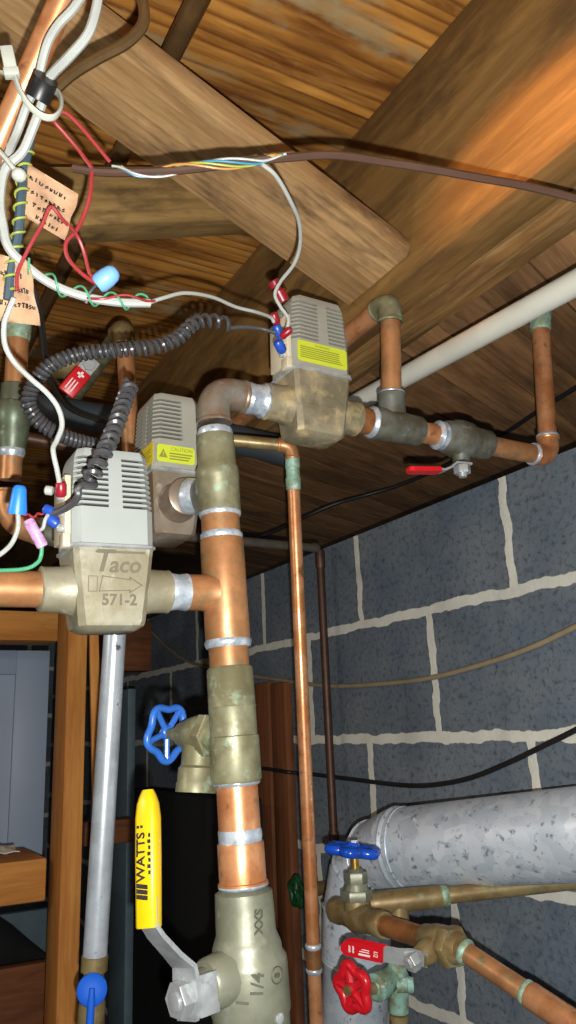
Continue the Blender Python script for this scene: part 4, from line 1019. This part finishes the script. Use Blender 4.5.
paper([(-8, 252, .55), (28, 262, .545), (42, 326, .55), (-8, 320, .558)], 'lower crumpled paper tag with black handwriting at the left edge', [(.3, .2, .75), (.52, .3, .85), (.75, .2, .9)])
# cables on the block wall
def wcable(name, mat, pts, r, label, e=None):
    mb = MB(); mb.tube(spline([PE(q[0], q[1], q[2] if len(q) > 2 else WE-r-.001) for q in pts]), r, 10); return tag(mb.build(name, mat), label, 'cable')
wcable('cable', BEIGEW, [(132, 615), (150, 630), (168, 648), (190, 662), (230, 672), (280, 680), (330, 686), (380, 684), (430, 678), (480, 665), (530, 648), (585, 622), (680, 575), (820, 520)], .0042, 'beige cable sagging along the upper part of the block wall')
wcable('cable', BLKW, [(245, 766, .814), (275, 770, .814), (287, 772, .814), (296, 773, .830), (310, 774), (350, 779), (400, 785), (432, 785), (470, 778), (510, 762), (545, 745), (590, 722), (690, 660), (820, 600)], .0038, 'black cable sagging along the block wall above the flue pipe')
mb = MB(); mb.tube(spline([PZ(x, y, z) for x, y, z in ((250, 540, .42), (275, 531, .43), (305, 517, .44), (335, 504, .46), (370, 494, .48), (400, 485, .488), (440, 468, .496), (500, 436, .500), (540, 410, .500), (590, 379, .500), (690, 318, .500), (800, 260, .500))]), .0042, 10)
tag(mb.build('cable', BLKW), 'black cable stapled under the dark diagonal boards above the block wall', 'cable')

# ------------------------------------------------------------------ left background
po = P(66, 840, 1.50); pz = -1.5
def vbox(name, mat, c, we, wn, z0, z1, label, cat, bev=.003):
    M = Matrix((ZZ, EE, NN)).transposed().to_4x4(); M.translation = Vector((c.x, c.y, CAM.z+(z0+z1)/2)); h = (z1-z0)/2
    mb = MB(); mb.box(Matrix(), (-h, -we/2, -wn/2), (h, we/2, wn/2), bev=bev); return tag(mb.build(name, mat, M=M), label, cat)
zt = (ly(po, ZZ, 560)-CAM).z
vbox('post', W_POST, po, .038, .089, -1.5, zt, 'honey coloured pine post standing behind the galvanized conduit at left', 'post')
b0 = lx(po-ZZ*0, -EE, 48); 
def ebox(name, mat, A, L, hn, hz, label, cat, bev=.003):
    """timber running along EE to the left of A (A = right end, top front edge)"""
    M = Matrix((EE, NN, ZZ)).transposed().to_4x4(); M.translation = A-EE*L/2+NN*hn/2-ZZ*hz/2
    mb = MB(); mb.box(Matrix(), (-L/2, -hn/2, -hz/2), (L/2, hn/2, hz/2), bev=bev)
    o = mb.build(name, mat, M=M); return tag(o, label, cat) if label else o
sh = ebox('shelf', W_POST, P(47, 858, 1.47), .34, .20, .072, 'pine shelf rail fixed to the honey coloured post, carrying crumpled white paper', 'shelf')
pr = P(-8, 858, 1.42)
mb = MB()
rows = []
for i in range(7):
    row = []
    for k in range(9):
        u, w = i/6, k/8
        row.append(P(-22+44*u, 858, 1.36+.02*u)+NN*(.02+.09*w)+ZZ*(.003+.013*abs(math.sin(5*u+4*w))*(1-abs(2*w-1)*.6)))
    rows.append(row)
vs = [p+ZZ*s_ for s_ in (0, .0012) for r_ in rows for p in r_]; fs = []
for i in range(6):
    for k in range(8):
        a = i*9+k; fs.append((a, a+1, a+10, a+9)); fs.append((63+a, 63+a+9, 63+a+10, 63+a+1))
for k in range(8): fs += [(k, k+1, 64+k, 63+k), (54+k, 55+k, 118+k, 117+k)]
for i in range(6): fs += [(i*9, i*9+9, 72+i*9, 63+i*9), (i*9+8, i*9+17, 80+i*9, 71+i*9)]
mb.add(vs, fs); tag(mb.build('paper', PAPER), 'crumpled white paper lying on the pine shelf rail', 'paper')
cbn = thing('cabinet_door', 'blue grey painted panel door behind the honey coloured post', 'door', P(20, 870, 1.8))
cr = P(63, 645, 1.78); 
cr = cr+NN*.12; CM = Matrix((EE, NN, ZZ)).transposed().to_4x4(); CM.translation = cr
mb = MB(); mb.box(CM, (-.075, 0, -.46), (0, .02, 0), bev=.002); mb.box(CM, (-.42, .0, -.055), (-.0745, .02, 0), bev=.002); mb.build('door_frame', DOORM, cbn)
mb = MB(); mb.box(CM, (-.42, .010, -.46), (-.07, .016, -.05)); mb.build('door_panel', DOORM, cbn)
ebox('board', W_POST, P(60, 612, 1.72), .5, .09, .062, 'honey brown timber lying level above the blue grey panel door', 'board')
ebox('storage_panel', PANELB, P(50, 908, 1.83), .40, .03, .2, 'dark slate panel under the pine shelf rail', 'panel')
ebox('board', W_BOARD, P(46, 962, 1.50), .40, .03, .30, 'red brown board at the lower left corner', 'board')
mb = MB(); mb.lathe(P(-30, 944, 1.58), P(47, 957, 1.64), [(0, .060), (.25, .056), (.45, .044), (.7, .025), (1, .004)], 20); tag(mb.build('bag', BLACKP), 'black crumpled bag slumped under the pine shelf rail', 'bag')
la, lb = P(93, 600, 1.42), P(97, 800, 1.38)
M = frame((la+lb)/2, la-lb, -NN); l = (la-lb).length/2
mb = MB(); mb.box(Matrix(), (-l, -.008, -.004), (l, .008, .004), bev=.001); tag(mb.build('lath', W_POST, M=M), 'thin pine lath leaning between the post and the galvanized conduit', 'lath')
# galvanized conduit with a blue handled valve at its foot
ct = thing('conduit', 'galvanized conduit standing upright below the light grey valve', 'pipe', P(95, 960, .90))
k0, k1_ = P(117, 600, .99), P(95, 955, .905); kd = (k1_-k0).normalized(); kp = lambda y: ly(k0, kd, y)
mb = MB(); mb.lathe(k0, k1_, [(0, .0136), (1, .0136)], 26); mb.build('pipe', CONDUIT, ct)
cvv = thing('ball_valve', 'small brass valve with round blue handle under the galvanized conduit', 'valve', kp(1060))
mb = MB(); mb.lathe(kp(955), kp(1060), [(0, .0135), (.01, .0150), (.15, .0150), (.16, .012), (.2, .0115), (.5, .015), (.7, .015), (.75, .012), (1, .012)], 22); mb.build('valve_body', BRASSP, cvv)
vb_ = kp(990); fv = (CAM-vb_); fv.z = 0; fv = (fv.normalized()-EE*.15).normalized()
hc = P(92, 990, pix(vb_)[2]-.026); fv = (CAM-hc).normalized()
mb = MB(); mb.lathe(hc-fv*.022, hc, [(0, .006), (1, .006)], 14); mb.build('stem', BRASSP, cvv)
mb = MB(); mb.lathe(hc-fv*.003, hc+fv*.006, [(0, .0150), (.25, .0165), (.5, .0160), (.75, .0130), (.9, .008), (1, .002)], 26); mb.tube([hc+fv*.006+(-kd)*.002, hc+fv*.008+kd*.012, hc+fv*.007+kd*.05], [.003, .0042, .0040], 10); mb.build('handle', BLUEK, cvv)
# boards and a black panel against the wall behind the riser
def wboard(name, mat, x0, x1, y0, e, t, label, cat, zb=-1.5):
    a, b = PE(x0, y0, e), PE(x1, y0, e); n0, n1 = (a-CAM).dot(NN), (b-CAM).dot(NN); z = (PE((x0+x1)/2, y0, e)-CAM).z
    M = Matrix((ZZ, NN, -EE)).transposed().to_4x4(); M.translation = H(e+t/2, (n0+n1)/2, (z+zb)/2)
    mb = MB(); w = abs(n1-n0)/2; h = (z-zb)/2; mb.box(Matrix(), (-h, -w, -t/2), (h, w, t/2), bev=.003); return tag(mb.build(name, mat, M=M), label, cat)
wboard('board', W_BOARD, 250, 267, 683, .8217, .019, 'red brown plank on end against the block wall, nearer the riser', 'board')
wboard('board', W_BOARD, 269.5, 284, 683, .8217, .019, 'red brown plank on end against the block wall, nearer the slender copper pipe', 'board')
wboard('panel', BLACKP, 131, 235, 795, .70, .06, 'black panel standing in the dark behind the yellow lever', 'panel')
wboard('panel', PANELB, 113, 128, 690, .62, .02, 'narrow slate board on end between the galvanized conduit and the black panel', 'panel')
ebox('board', W_BOARD, P(134, 818, 1.62), .10, .03, .045, 'short dark brown crosspiece behind the galvanized conduit', 'board')
ebox('beam', W_BOARD, P(152, 622, 2.0), .12, .05, .12, 'brown timber end showing right of the light grey valve, behind the beige cable', 'beam')

for o in bpy.data.objects:
    for k in ('_loc', '_local'):
        if k in o: del o[k]
